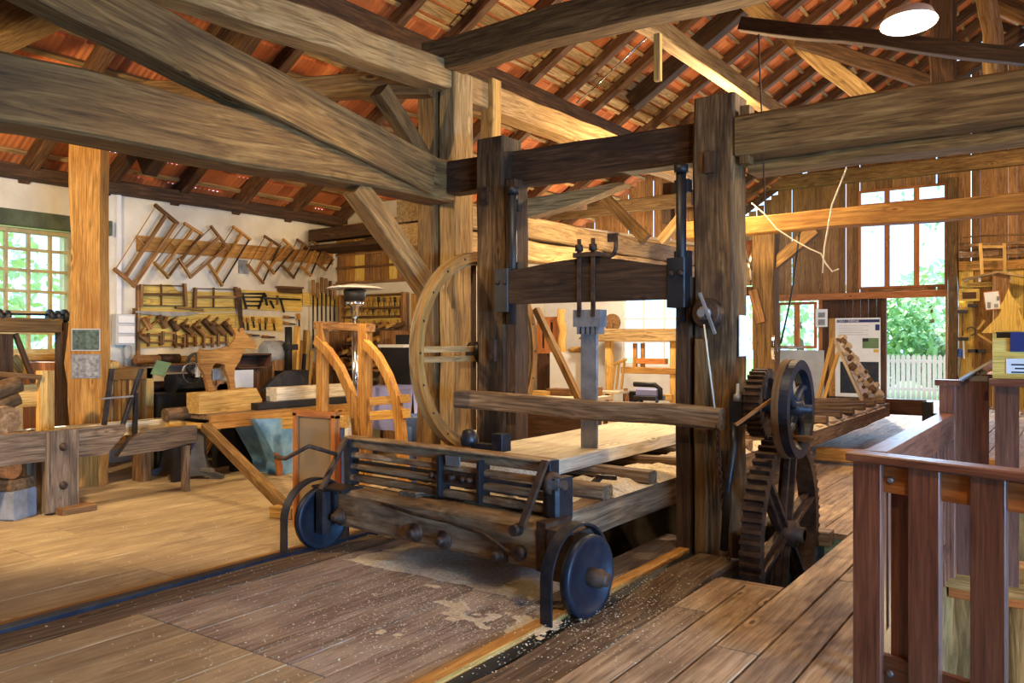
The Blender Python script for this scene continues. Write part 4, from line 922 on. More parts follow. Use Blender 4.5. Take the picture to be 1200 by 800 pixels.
t = thing('hand_saw', 'hand saw pointing down at the right end of the plane board', 'saw', wallp(279, 370, .1))
mb = MB(); wall_quad(mb, [(276, 346), (283, 346), (285, 385), (282, 385)], .01, .1); part('blade', mb, 'rust', t)
mb = MB(); wall_quad(mb, [(275, 338), (281, 337), (284, 347), (276, 348)], .03, .1); part('handle', mb, 'toolwood', t)
# wooden planes
PL = [(172, 379, 63, 15), (192, 378, 70, 13), (204, 381, 52, 14), (219, 385, 42, 16), (233, 386, 45, 16), (246, 383, 48, 21), (255, 384, 45, 18), (268, 385, 48, 18), (168, 395, 40, 14)]
for i, (u, v, ang, ln) in enumerate(PL):
    a = R(ang); du, dv = math.cos(a) * ln / 2, math.sin(a) * ln / 2
    lab = 'short rounded wooden plane low at the left edge of the plane board' if i == 8 else f'wooden plane hung slanting, {ORD[i]} from the left on the ochre plane board'
    p0, p1 = wallp(u - du, v - dv, .1), wallp(u + du, v + dv, .1)
    t = thing('wooden_plane', lab, 'plane', (p0 + p1) / 2, 'wooden planes on the ochre board')
    mb = MB(); mb.beam(p0, p1, .075, .085, up=(1, 0, 0), ch=.012); part('body', mb, 'toolwood', t)
    d = (p1 - p0).normalized(); sd = V((1, 0, 0)).cross(d).normalized(); m_ = (p0 + p1) / 2
    mb = MB(); mb.beam(m_ - d * .02 + V((.03, 0, 0)), m_ - d * .09 + V((.13, 0, 0)), .045, .02); part('wedge', mb, 'honey', t)
    mb = MB(); mb.beam(p0 + d * .03 + sd * .02, p0 + d * .03 + sd * (.12 if i != 1 else -.12), .03, .03); part('horn', mb, 'honey', t)
t = thing('wooden_mallet', 'wooden mallet with slanting handle between the first two planes', 'mallet', wallp(183, 377, .1))
mb = MB(); mb.beam(wallp(177, 382, .1), wallp(188, 373, .1), .03, .03, up=(1, 0, 0)); part('handle', mb, 'honey', t)
mb = MB(); mb.beam(wallp(186, 370, .1), wallp(191, 378, .1), .06, .07, up=(1, 0, 0)); part('head', mb, 'toolwood', t)
for i, (u, v) in enumerate(((181, 398), (198, 396), (211, 400), (224, 399), (244, 400), (261, 398))):
    t = thing('wooden_clamp', f'wooden screw clamp, {ORD[i]} from the left in the row under the planes', 'clamp', wallp(u, v, .08), 'clamps under the planes')
    w = 7 if i < 2 else 5
    mb = MB(); mb.beam(wallp(u - w, v - 8, .08), wallp(u - w, v + 8, .08), .03, .035, up=(1, 0, 0)); part('jaw', mb, 'toolwood', t)
    mb = MB(); mb.beam(wallp(u + w, v - 8, .08), wallp(u + w, v + 7, .08), .03, .035, up=(1, 0, 0)); part('jaw', mb, 'toolwood', t)
    mb = MB(); mb.beam(wallp(u - w, v - 6, .08), wallp(u + w, v - 6, .08), .03, .03, up=(1, 0, 0)); part('bar', mb, 'honey', t)
    mb = MB(); mb.cyl(wallp(u - w - 3, v + 3, .08), wallp(u + w + 2, v + 3, .08), .014, 7); part('screw', mb, 'toolwood', t)
# metal rack and hung irons on board right
t = thing('wire_rack', 'dark metal rack of rods hung on the ochre board right of the planes', 'rack', wallp(297, 355, .06))
for k, (v, a, b) in enumerate(((344, 284, 311), (348, 286, 309), (353, 288, 308), (358, 289, 306))): mb = MB(); mb.cyl(wallp(a, v, .07), wallp(b, v, .07), .014, 6); part('rod', mb, 'iron', t)
for (u0, u1) in ((284, 289), (310, 303)): mb = MB(); mb.beam(wallp(u0, 343, .07), wallp(u1, 362, .07), .025, .025); part('side_bar', mb, 'iron', t)
t = thing('bit_brace', 'dark iron auger lying level on the ochre board beside the metal rack', 'tool', wallp(330, 350, .06))
mb = MB(); mb.cyl(wallp(308, 349, .07), wallp(352, 351, .07), .016, 6); part('rod', mb, 'iron', t)
mb = MB(); mb.beam(wallp(325, 346, .07), wallp(325, 357, .07), .025, .03); part('cross_handle', mb, 'toolwood', t)
for i, (u0, v0, u1, v1) in enumerate(((311, 345, 313, 358), (317, 352, 321, 361), (329, 351, 333, 366))): stick('chisel', (u0, v0), (u1, v1), .025, .025, 'iron', f'{ORD[i]} dark chisel from the left under the level auger', 'chisel', .07, 'chisels under the auger')
t = thing('wall_box', 'brown slatted box hung above the ochre board near the corner', 'box', wallp(339, 344, .06))
mb = MB(); wall_quad(mb, [(326, 335), (353, 336.5), (353, 338.5), (326, 337)], .14, .08); part('lid', mb, 'toolwood', t)
mb = MB(); wall_quad(mb, [(327, 337), (352, 338.5), (352, 344), (327, 343)], .1, .06); part('case', mb, 'rafter', t)
for i, (u, v0, v1) in enumerate(((367, 328, 408), (372, 331, 402), (377, 325, 376), (382, 326, 395), (387, 329, 376), (392, 333, 376))):
    t = thing('auger', f'long dark auger hanging upright in the slotted board, {ORD[i]} from the left', 'auger', wallp(u, v1, .1), 'augers by the wall corner')
    mb = MB(); mb.cyl(wallp(u, v0, .1), wallp(u, v0 + 18, .1), .026, 8); part('handle', mb, 'toolwood', t)
    mb = MB(); mb.cyl(wallp(u, v0 + 18, .1), wallp(u, v1, .1), .014, 8); part('shank', mb, 'iron', t)
# wall bench with clutter
wbn = thing('wall_bench', 'long workbench against the cream wall below the tool boards', 'bench', (XW + .4, 8, 0))
mb = MB(); mb.bb(XW + .02, XW + .72, 6.2, 9.7, .86, .93); part('top', mb, 'honey', wbn)
for y in (6.4, 8, 9.5): mb = MB(); mb.bb(XW + .58, XW + .68, y - .05, y + .05, 0, .86); part('leg', mb, 'toolwood', wbn)
mb = MB(); mb.bb(XW + .05, XW + .66, 6.3, 9.6, .3, .34); part('shelf', mb, 'toolwood', wbn)
mb = MB(); mb.bb(XW + .0, XW + .3, wallp(160, 415).y, wallp(262, 415).y, 1.27, 1.30); solo('wall_shelf', mb, 'toolwood', 'narrow shelf with turned rollers under the plane board', 'shelf')
for i, (u, v, l, r, m) in enumerate(((176, 411, .42, .06, 'toolwood'), (198, 409, .3, .065, 'rust'), (222, 412, .5, .05, 'honey'), (246, 413, .3, .05, 'toolwood'))):
    c = wallp(u, v, .18); mb = MB(); mb.cyl(V((c.x, c.y - l / 2, 1.30 + r)), V((c.x, c.y + l / 2, 1.30 + r)), r, 12); solo('wooden_roller', mb, m, f'turned roller on the narrow wall shelf, {ORD[i]} from the left', 'roller', 'rollers on the wall shelf')
for i, (u, v, l, r, m) in enumerate(((170, 423, .6, .06, 'orange'), (200, 424, .6, .07, 'rust'), (226, 423, .3, .08, 'honey'))):
    c = wallp(u, v, .35); mb = MB(); mb.cyl(V((c.x, c.y - l / 2, .93 + r)), V((c.x, c.y + l / 2, .93 + r)), r, 12); solo('round_log', mb, m, f'round turned billet on the wall bench, {ORD[i]} from the left', 'billet', 'billets on the wall bench')
# random blocks of wood and tools along the bench and its right half
names = [('wood_offcut', 'offcut'), ('plane_block', 'plane'), ('tin', 'tin')]
for i in range(16):
    y = 7.9 + i * .11; c = V((XW + .25 + .3 * ((i * 7) % 5) / 5, y, .93)); h = .06 + .05 * ((i * 3) % 4)
    mb = MB(); mb.box((c.x, c.y, .93 + h / 2), (.07 + .02 * (i % 3), .09, h), rz=.3 * (i % 4)); mb.beam((c.x, c.y, .93 + h), (c.x + .02, c.y + .03, .93 + h + .04), .03, .03)
    solo('wood_offcut', mb, ['toolwood', 'honey', 'yellow', 'rust'][i % 4], f'small wooden block among the clutter of the wall bench, {ORD[i]} from the left', 'block', 'clutter on the wall bench')
# ---- lathe-like dark machine
def pp(u, v, X): return P(u, v, X=X)
bl = thing('black_lathe', 'black iron lathe standing under the plane board behind the slatted crib', 'machine', (-9.55, 7.0, 0))
y0, y1 = pp(177, 460, -9.5).y, pp(238, 460, -9.5).y
mb = MB(); mb.bb(-9.75, -9.35, y0, y1, .55, .95, ch=.03); part('bed', mb, 'black', bl)
for y in (y0 + .12, y1 - .12): mb = MB(); mb.bb(-9.72, -9.38, y - .1, y + .1, 0, .55, ch=.02); part('foot', mb, 'black', bl)
mb = MB(); mb.bb(-9.7, -9.4, y0 + .3, y0 + .75, .95, 1.18, ch=.05); mb.lathe((-9.55, y0 + .9, 1.12), (0, 1, 0), [(0, .1), (.2, .12), (.25, .06)], 14); part('headstock', mb, 'black', bl)
c = pp(231, 427, -9.4); mb = MB(); mb.ring(c, (1, 0, -.0), .16, .13, .04, 28); mb.ring(c, (1, 0, 0), .05, .0, .06, 12)
for k in range(3): t_ = k * 2.1; mb.beam(c, c + V((0, math.sin(t_) * .14, math.cos(t_) * .14)), .02, .03)
part('hand_wheel', mb, 'iron', bl)
c = pp(225, 437, -9.3); mb = MB(); mb.ring(c, (1, 0, 0), .14, .125, .02, 24); part('chrome_ring', mb, 'chrome', bl)
mb = MB(); mb.add([pp(177, 438, -9.33), pp(192, 440, -9.33), pp(201, 425, -9.42), pp(184, 422, -9.42)] + [p - V((.02, 0, 0)) for p in (pp(177, 438, -9.33), pp(192, 440, -9.33), pp(201, 425, -9.42), pp(184, 422, -9.42))], [[0, 1, 2, 3], [7, 6, 5, 4], [0, 4, 5, 1], [1, 5, 6, 2], [2, 6, 7, 3], [3, 7, 4, 0]]); solo('green_card', mb, 'greencloth', 'green sheet leaning on top of the black lathe', 'sheet')
mb = MB(); mb.bb(-9.4, -9.33, pp(228, 420, -9.4).y, pp(234, 420, -9.4).y, 1.14, 1.32); solo('paper_note', mb, 'paper', 'small white note behind the back of the wooden deer', 'note')
# ---- slatted crib
XC = -9.45; cr = thing('slatted_crib', 'honey wooden crib with upright slats behind the broad post', 'crib', (XC, 5.9, 0))
ya, yb_ = pp(112, 450, XC).y, pp(176, 450, XC).y; zt = pp(150, 431, XC).z; zb = .42
mb = MB(); mb.bb(XC - .05, XC + .05, ya, yb_, zt - .14, zt); part('top_rail', mb, 'honey', cr)
mb = MB(); mb.bb(XC - .03, XC + .03, ya, yb_, zb - .1, zb); part('bottom_rail', mb, 'honey', cr)
n = 6
for k in range(n): y = lin(ya + .06, yb_ - .16, k / (n - 1)); mb = MB(); mb.beam((XC, y, zb - .05), (XC, y, zt - .1), .05, .025, up=(1, 0, 0)); part('slat', mb, 'honey', cr)
for y in (ya, yb_ - .03): mb = MB(); mb.bb(XC - .05, XC + .05, y - .05, y + .05, 0, zt); part('corner_post', mb, 'yellow', cr)
mb = MB(); mb.bb(XC - .6, XC - .05, yb_ - .06, yb_, zb, zt); part('side_panel', mb, 'honey', cr)
mb = MB(); mb.lathe((XC, pp(130, 425, XC).y, zt), (0, 0, 1), [(0, .09), (.06, .10), (.09, .05), (.1, 0)], 14); solo('wooden_bowl', mb, 'yellow', 'small turned wooden piece on top of the slatted crib', 'bowl')
# crossed dark bars in front
sb = thing('saw_horse', 'thin dark iron trestle of crossed bars in front of the slatted crib', 'trestle', (-8.8, 5.2, 0))
for (a, b) in (((131, 432), (122, 498)), ((166, 432), (143, 500)), ((159, 460), (158, 512))): mb = MB(); mb.beam(pp(*a, -8.75), pp(*b, -8.75), .05, .04); part('bar', mb, 'iron', sb)
mb = MB(); mb.beam(pp(119, 467, -8.72), pp(156, 464, -8.72), .015, .02); part('tie_rod', mb, 'grey_steel', sb)
# pale squared timber lying on two trestles
mb = MB(); p0, p1 = pp(60, 494, -8.9), pp(195, 487, -8.9); mb.beam(V((-8.9, p0.y - .5, .62)), V((-8.9, p1.y, .62)), .2, .15, n=2); solo('squared_timber', mb, 'fresh', 'pale squared timber lying low behind the broad post', 'timber')
for i, y in enumerate((4.0, 5.3)): mb = MB(); mb.bb(-9.0, -8.8, y - .06, y + .06, 0, .54); solo('trestle_block', mb, 'toolwood', f'{("near", "far")[i]} block carrying the pale squared timber', 'block')
mb = MB(); mb.tube([pp(193, 486, -8.5), pp(214, 484, -8.5), pp(236, 482, -8.5)], .075, 10); solo('log', mb, 'bark', 'short brown log lying left of the saw bench table', 'log')
mb = MB(); mb.tube([pp(196, 496, -8.5), pp(226, 498, -8.5)], .05, 8); solo('log', mb, 'yellow', 'short yellow stick under the brown log left of the saw bench', 'log')
mb = MB(); q_ = pp(206, 490, -8.5); mb.bb(-8.54, -8.46, q_.y - .05, q_.y + .05, 0, .56, ch=.01); mb.bb(-8.6, -8.4, q_.y - .12, q_.y + .12, .54, .58); solo('log_rest', mb, 'black', 'dark iron rest under the short logs left of the saw bench', 'stand')
# ---- saw bench with deer
XT = -8.0
sbn = thing('saw_bench', 'long saw bench with honey edged table and cast iron legs, left of centre', 'saw bench', (-8.3, 7, 0))
y0, y1 = 5.58, 8.6; zt = .775
mb = MB(); mb.bb(-8.62, XT - .03, y0 + .05, y1, zt - .06, zt, ch=.005); part('table_top', mb, 'weather', sbn)
mb = MB(); mb.bb(XT - .03, XT + .01, y0, y1, zt - .16, zt - .005); part('front_apron', mb, 'honey', sbn)
mb = MB(); mb.bb(-8.62, XT, y0, y0 + .04, zt - .16, zt - .10); mb.bb(-8.62, -8.56, y0, y0 + .04, zt - .16, zt); part('end_apron', mb, 'yellow', sbn)
def cast_leg(x, y):
    mb = MB(); mb.prism([(-.28, 0), (-.28, .04), (-.12, .09), (-.075, .3), (-.06, .62), (.06, .62), (.075, .3), (.12, .09), (.28, .04), (.28, 0), (.16, 0), (.1, .04), (-.1, .04), (-.16, 0)], (.75, .66, 0), (0, 0, 1), (x, y, 0), .10); return mb
part('cast_leg', cast_leg(-8.47, 5.75), 'cast', sbn); part('cast_leg', cast_leg(-9.02, 5.75), 'cast', sbn); part('cast_leg', cast_leg(-8.47, 8.3), 'cast', sbn)
mb = MB(); mb.beam((-8.95, 5.75, .1), (-8.2, 5.75, .12), .05, .04); part('foot_bar', mb, 'grey_steel', sbn)
gt = thing('wooden_grate', 'slatted wooden grate leaning between the cast iron legs of the saw bench', 'grate', (-8.6, 6.1, 0))
for k in range(9): mb = MB(); a = pp(203 + k * 3.2, 552, -8.55); mb.beam(V((-8.55, a.y, .05)), V((-8.55, a.y + .35, .58)), .022, .03, up=(1, 0, 0)); part('slat', mb, 'honey', gt)
for z_ in (.02, .55): mb = MB(); mb.bb(-8.58, -8.56, pp(203, 550, -8.55).y - .05, pp(235, 550, -8.55).y + .4, z_, z_ + .06); part('frame_rail', mb, 'toolwood', gt)
mb = MB(); mb.beam(P(241, 500, X=XT + .06), P(344, 604, Z=.02), .10, .09, n=2); solo('strut', mb, 'aged', 'brown strut slanting from the saw bench table down to the floor', 'strut')
mb = MB(); c = P(334, 606, Z=0); mb.box((c.x, c.y, .05), (.24, .14, .1), rz=.2); solo('floor_block', mb, 'yellow', 'small yellow block on the floor at the foot of the slanting strut', 'block')
# deer on its block
XD = -8.35
def dq(u, v): q = P(u, v, X=XD); return (q.y, q.z)
dx = thing('wooden_deer', 'flat cut-out wooden deer standing on a block on the saw bench', 'figure', (XD, 6.4, zt))
O_ = [(232, 412), (235, 409), (245, 410), (258, 408), (268, 405), (274, 398), (275, 391), (272, 386), (269, 382), (275, 384), (279, 390), (280, 385), (284, 384), (286, 390), (292, 396), (299, 403), (300, 407), (295, 409), (287, 408), (283, 414), (279, 424), (274, 431), (273, 442), (275, 457), (269, 457), (267, 444), (263, 434), (262, 427), (252, 425), (248, 429), (246, 438), (247, 448), (251, 457), (243, 459), (241, 449), (238, 438), (233, 430), (233, 421)]
mb = MB(); mb.prism([dq(u, v) for u, v in O_], (0, 1, 0), (0, 0, 1), (XD, 0, 0), .05); part('body', mb, 'honey', dx)
zb = P(240, 458, X=XD).z
mb = MB(); mb.prism([(P(u, 470, X=XD + .05).y, lin(zt, zb + .01, f)) for u, f in ((229, 0), (300, 0), (303, .45), (296, 1), (265, .95), (229, .9))], (0, 1, 0), (0, 0, 1), (XD, 0, 0), .24); solo('wooden_block', mb, 'yellow', 'thick split wooden block under the wooden deer', 'block')
mb = MB(); 
for k, (u, v) in enumerate(((252, 455), (258, 452), (264, 456), (256, 457))): a = P(u, v, X=XD - .1); mb.bb(a.x - .06, a.x + .06, a.y - .06, a.y + .06, zb, zb + .05 + .02 * k)
solo('wood_chips', mb, 'toolwood', 'little heap of offcuts between the legs of the wooden deer', 'offcuts', kind='stuff')
for i, (u0, u1, v0, v1) in enumerate(((250, 268, 432, 456), (274, 297, 433, 455))):
    a, b = P(u0, v1, X=-8.6), P(u1, v0, X=-8.6); mb = MB(); mb.bb(-8.62, -8.6, a.y, b.y, a.z, b.z); solo('notice_sheet', mb, 'greywall' if i else 'greystone', f'grey printed sheet {("between the legs", "right of the legs")[i]} of the wooden deer', 'sheet')
# work piece and guard on the table
mb = MB(); mb.bb(-8.35, -8.15, P(318, 455, X=-8.25).y, P(408, 455, X=-8.25).y, .86, 1.03, ch=.012); solo('squared_timber', mb, 'fresh', 'pale rounded plank lying on the saw bench table', 'timber')
mb = MB(); mb.bb(-8.3, -8.1, P(296, 470, X=-8.2).y, P(412, 470, X=-8.2).y, .78, .86); solo('guide_rail', mb, 'black', 'black metal guide rail on the saw bench under the pale plank', 'rail')
mb = MB(); mb.prism([(P(u, 450, X=-8.45).y, P(u, v, X=-8.45).z) for u, v in ((305, 458), (320, 443), (338, 434), (352, 440), (364, 456))], (0, 1, 0), (0, 0, 1), (-8.45, 0, 0), .08); solo('blade_guard', mb, 'iron', 'dark hood of the saw blade behind the pale plank', 'guard')
# clutter behind deer: machines
t = thing('grinder', 'grey bench grinder with rounded hood right of the wooden deer', 'grinder', P(322, 425, X=-9.2))
c = P(322, 413, X=-9.2); mb = MB(); mb.lathe(c - V((0, .2, 0)), (0, 1, 0), [(0, .12), (.05, .17), (.3, .17), (.36, .1)], 18); part('hood', mb, 'greystone', t)
mb = MB(); mb.bb(c.x - .15, c.x + .15, c.y - .15, c.y + .15, .0, c.z - .1); part('pedestal', mb, 'toolwood', t)
t = thing('bench_vise', 'black drill stand with upright column behind the saw blade hood', 'tool', P(338, 430, X=-9.0))
c = P(338, 432, X=-9.0); mb = MB(); mb.bb(c.x - .14, c.x + .14, c.y - .2, c.y + .25, 0, c.z - .02); part('pedestal', mb, 'black', t)
mb = MB(); mb.cyl(c - V((0, 0, .05)), V((c.x, c.y, P(338, 383, X=-9).z)), .05, 10); mb.bb(c.x - .06, c.x + .06, c.y - .06, c.y + .12, c.z + .26, c.z + .34); part('column', mb, 'black', t)
t = thing('drawer_case', 'dark open wooden case on the bench right behind the wooden deer', 'case', P(300, 430, X=-8.9))
a, b = P(280, 432, X=-8.9), P(318, 414, X=-8.9); mb = MB(); mb.bb(-9.2, -8.9, a.y, b.y, a.z, a.z + .02); mb.bb(-9.2, -8.9, a.y, b.y, b.z - .02, b.z); mb.bb(-9.2, -9.18, a.y, b.y, a.z, b.z); mb.bb(-9.2, -8.9, b.y - .02, b.y, a.z, b.z); part('case', mb, 'doorwood', t)
mb = MB(); mb.bb(-9.15, -9.0, a.y + .1, b.y - .1, 0, a.z); part('stand', mb, 'doorwood', t)
for i, (u, v, h, m) in enumerate(((352, 424, .25, 'black'), (348, 408, .5, 'toolwood'), (360, 420, .4, 'yellow'), (371, 424, .3, 'toolwood'), (345, 392, .7, 'yellow'), (356, 396, .65, 'yellow'))):
    c = P(u, v, X=-9.5); mb = MB(); mb.beam((c.x, c.y, .93), (c.x + .03, c.y + .03, c.z + .12), .10, .05); mb.bb(c.x - .07, c.x + .07, c.y - .06, c.y + .06, .0, .93)
    solo('timber_offcut', mb, m, f'upright offcut standing behind the saw blade hood, {ORD[i]} of the bunch', 'offcut', 'upright offcuts by the tool wall')
# blue cast body under the table
t = thing('bandsaw_base', 'faded blue cast iron machine body with curved sides under the saw bench', 'machine body', (-7.95, 7.0, 0))
XB = -8.15
mb = MB(); mb.prism([(P(u, 500, X=XB).y, max(.0, P(u, v, X=XB).z)) for u, v in ((283, 490), (292, 505), (303, 525), (311, 540), (313, 558), (338, 558), (338, 540), (345, 524), (352, 500), (352, 488))], (0, 1, 0), (0, 0, 1), (XB, 0, 0), .5); part('body', mb, 'bluepaint', t)
mb = MB(); mb.prism([(P(u, 500, X=XB).y, max(.0, P(u, v, X=XB).z)) for u, v in ((305, 528), (309, 530), (313, 545), (312, 560), (308, 560))], (0, 1, 0), (0, 0, 1), (XB + .27, 0, 0), .04); part('trim_strip', mb, 'orange', t, 'reddish edge strip')
mb = MB(); mb.bb(-9.0, -8.55, 6.3, 8.05, .0, .55, ch=.02); solo('machine_housing', mb, 'black', 'black housing in the shade under the saw bench', 'machine')
# ---- yellow frame with curved legs
YY = 6.6; yf = thing('timber_cradle', 'yellow timber frame with two curved braces standing before the tool racks', 'frame', (-6.9, YY, 0))
def yq(u, v): q = P(u, v, Y=YY); return (q.x, q.z)
for (u, w) in ((378, .11), (428, .13)): mb = MB(); a = yq(u, 379); mb.beam((a[0], YY, 0), (a[0], YY, a[1]), w, .11, up=(0, 1, 0)); part('upright', mb, 'honey', yf)
mb = MB(); a = yq(371, 381); b = yq(436, 383); mb.beam((a[0], YY, a[1]), (b[0], YY, b[1] - .01), .10, .09); part('top_beam', mb, 'toolwood', yf)
for cs in (((374, 398), (388, 412), (402, 432), (414, 460), (421, 490), (424, 520)), ((431, 402), (446, 418), (458, 440), (467, 465), (472, 495), (474, 522))):
    mb = MB(); W_ = 4.6
    up_ = [yq(u + W_ * (.3 + .7 * k / 5), v - W_ * (1 - k / 5)) for k, (u, v) in enumerate(cs)]; lo_ = [yq(u - W_ * (.3 + .7 * k / 5), v + W_ * (1 - k / 5)) for k, (u, v) in enumerate(cs)]
    e0 = (up_[-1][0] + .05, 0.0); e1 = (lo_[-1][0] + .05, 0.0)
    mb.prism(up_ + [e0, e1] + lo_[::-1], (1, 0, 0), (0, 0, 1), (0, YY - .04, 0), .08, grain='y'); part('curved_brace', mb, 'honey', yf)
mb = MB(); a = yq(350, 494); b = yq(421, 492); mb.beam((a[0], YY - .2, a[1]), (b[0], YY - .2, b[1]), .1, .13); part('lower_rail', mb, 'yellow', yf)
mb = MB(); a = yq(436, 487); b = yq(478, 484); mb.beam((a[0], YY - .0, a[1]), (b[0], YY, b[1]), .08, .1); mb.beam((a[0], YY - .0, a[1] + .16), (b[0], YY, b[1] + .16), .08, .09); part('lower_rail', mb, 'yellow', yf)
for i, (u, m) in enumerate(((398, 'redpaint'), (402, 'bluetub'), (407, 'white'))): c = P(u, 507, Y=6.4); mb = MB(); mb.bb(c.x - .025, c.x + .025, 6.38, 6.44, c.z - .07, c.z + .05); mb.bb(c.x - .015, c.x + .015, 6.39, 6.43, 0, c.z - .07); solo('marker_peg', mb, m, f'{("red", "blue", "white")[i]} painted peg under the yellow rail of the cradle', 'peg')
# ---- orange framed guard panel
gp_ = thing('guard_panel', 'upright orange wooden frame with a hazy panel behind the left truck wheel', 'panel', (-5.3, 4.72, 0))
g0, g1 = P(348, 560, Y=4.75), P(393, 560, Y=4.75); zt_ = P(370, 485, Y=4.75).z
mb = MB(); mb.beam((g0.x, 4.75, 0), (g0.x, 4.75, zt_), .05, .06, up=(0, 1, 0)); mb.beam((g1.x, 4.75, 0), (g1.x, 4.75, zt_), .05, .06, up=(0, 1, 0)); mb.beam((g0.x - .025, 4.75, zt_), (g1.x + .025, 4.75, zt_), .06, .05); mb.beam((g0.x, 4.75, .08), (g1.x, 4.75, .08), .06, .05); part('panel_frame', mb, 'orange', gp_)
mb = MB(); mb.bb(g0.x, g1.x, 4.745, 4.755, .1, zt_ - .02); part('hazy_sheet', mb, 'frost', gp_)
# ---- patio heater
hb = P(416, 360, Y=7.5); ph = thing('patio_heater', 'chrome patio heater with a broad round reflector behind the yellow cradle', 'heater', (hb.x, 7.5, 0))
zt_ = P(416, 333, Y=7.5).z; rr = P(446, 336, Y=7.5).x - P(388, 336, Y=7.5).x
mb = MB(); mb.lathe((hb.x, 7.5, zt_), (0, 0, -1), [(-.01, 0), (.0, .1), (.03, .3), (.055, .37), (.06, .37), (.05, .33), (.03, .1)], 32); part('reflector', mb, 'white', ph)
mb = MB(); mb.lathe((hb.x, 7.5, zt_ - .06), (0, 0, -1), [(0, .13), (.03, .15), (.1, .14), (.16, .12)], 20); part('burner_hood', mb, 'black', ph)
mb = MB(); mb.lathe((hb.x, 7.5, zt_ - .22), (0, 0, -1), [(0, .12), (.05, .115), (.07, .06), (.18, .055), (.2, .035)], 20); part('burner', mb, 'chrome', ph)
mb = MB(); mb.cyl((hb.x, 7.5, .3), (hb.x, 7.5, zt_ - .4), .04, 14); part('pole', mb, 'chrome', ph)
mb = MB(); mb.lathe((hb.x, 7.5, 0), (0, 0, 1), [(0, .24), (.06, .24), (.07, .18), (.55, .18), (.65, .08)], 20); part('base', mb, 'grey_steel', ph)
# ---- covered bench with lavender sheet and blue tub
cb = thing('covered_bench', 'bench draped with a lavender blue plastic sheet behind the wooden band wheel', 'bench', (-6.4, 8, 0))
zz = .98
q = [P(u, v, Z=zz) for u, v in ((356, 462), (484, 462))]
ya_, yb2 = 7.95, 8.8; xa_, xb_ = P(425, 462, Y=ya_).x - .15, P(484, 462, Y=ya_).x
def drape(mb, x0, x1, y0, y1, z):
    n = 14; vs = []; fs = []
    for j in range(n + 1):
        for i in range(n + 1): x, y = lin(x0, x1, i / n), lin(y0, y1, j / n); vs.append((x, y, z + .02 * noise.noise(V((x * 3, y * 3, 1)))))
    for j in range(n):
        for i in range(n): a = j * (n + 1) + i; fs.append([a, a + 1, a + n + 2, a + n + 1])
    o = len(vs)
    for i in range(n + 1): x = lin(x0, x1, i / n); vs.append((x, y0 - .04 - .03 * math.sin(i * 1.9), z - .55))
    for i in range(n): fs.append([i, o + i, o + i + 1, i + 1])
    o2 = len(vs)
    for j in range(n + 1): y = lin(y0, y1, j / n); vs.append((x1 + .04 + .03 * math.sin(j * 1.7), y, z - .55))
    for j in range(n): a = j * (n + 1) + n; fs.append([a, o2 + j, o2 + j + 1, a + n + 1])
    mb.add(vs, fs, None, True)
mb = MB(); drape(mb, xa_, xb_, ya_, yb2, zz); part('sheet', mb, 'bluesheet', cb)
mb = MB(); mb.bb(xa_ + .03, xb_ - .04, ya_ + .04, yb2, zz - .09, zz - .03); part('top', mb, 'toolwood', cb)
for (x, y) in ((xa_ + .1, ya_ + .1), (xb_ - .1, ya_ + .1), (xa_ + .1, yb2 - .1), (xb_ - .1, yb2 - .1)): mb = MB(); mb.bb(x - .04, x + .04, y - .04, y + .04, 0, zz - .09); part('leg', mb, 'toolwood', cb)
bt_ = thing('blue_tub', 'upright blue plastic barrel between the yellow cradle and the wooden band wheel', 'barrel', (P(488, 500, Y=6.9).x, 6.95, 0)); c = ROOT[bt_.name]
mb = MB(); mb.lathe(c, (0, 0, 1), [(0, .17), (.03, .19), (.3, .21), (.5, .21), (.75, .19), (.78, .17), (.78, .15)], 20); part('shell', mb, 'bluetub', bt_)
# black lectern trays
mt = thing('black_stand', 'black sloping desk stand with a white edge left of the wooden band wheel', 'desk', (P(466, 450, Y=8.9).x, 8.9, 0))
y_ = 8.95
def bq(u, v, y=8.95): return P(u, v, Y=y)
mb = MB(); mb.prism([(bq(u, v).x, bq(u, v).z) for u, v in ((451, 407), (486, 407), (486, 455), (462, 455))], (1, 0, 0), (0, 0, 1), (0, 9.0, 0), .3); part('body', mb, 'black', mt)
mb = MB(); a, b = bq(461, 403), bq(482, 392); mb.bb(a.x, b.x, 9.0, 9.2, a.z, b.z); part('upper_box', mb, 'black', mt)
mb = MB(); a, b = bq(450, 407), bq(480, 403.5); mb.bb(a.x, b.x, 8.82, 9.1, a.z, b.z); part('edge_shelf', mb, 'white', mt)
mb = MB(); a = bq(470, 455); mb.bb(a.x - .1, a.x + .2, 8.95, 9.1, 0, a.z); part('foot', mb, 'black', mt)
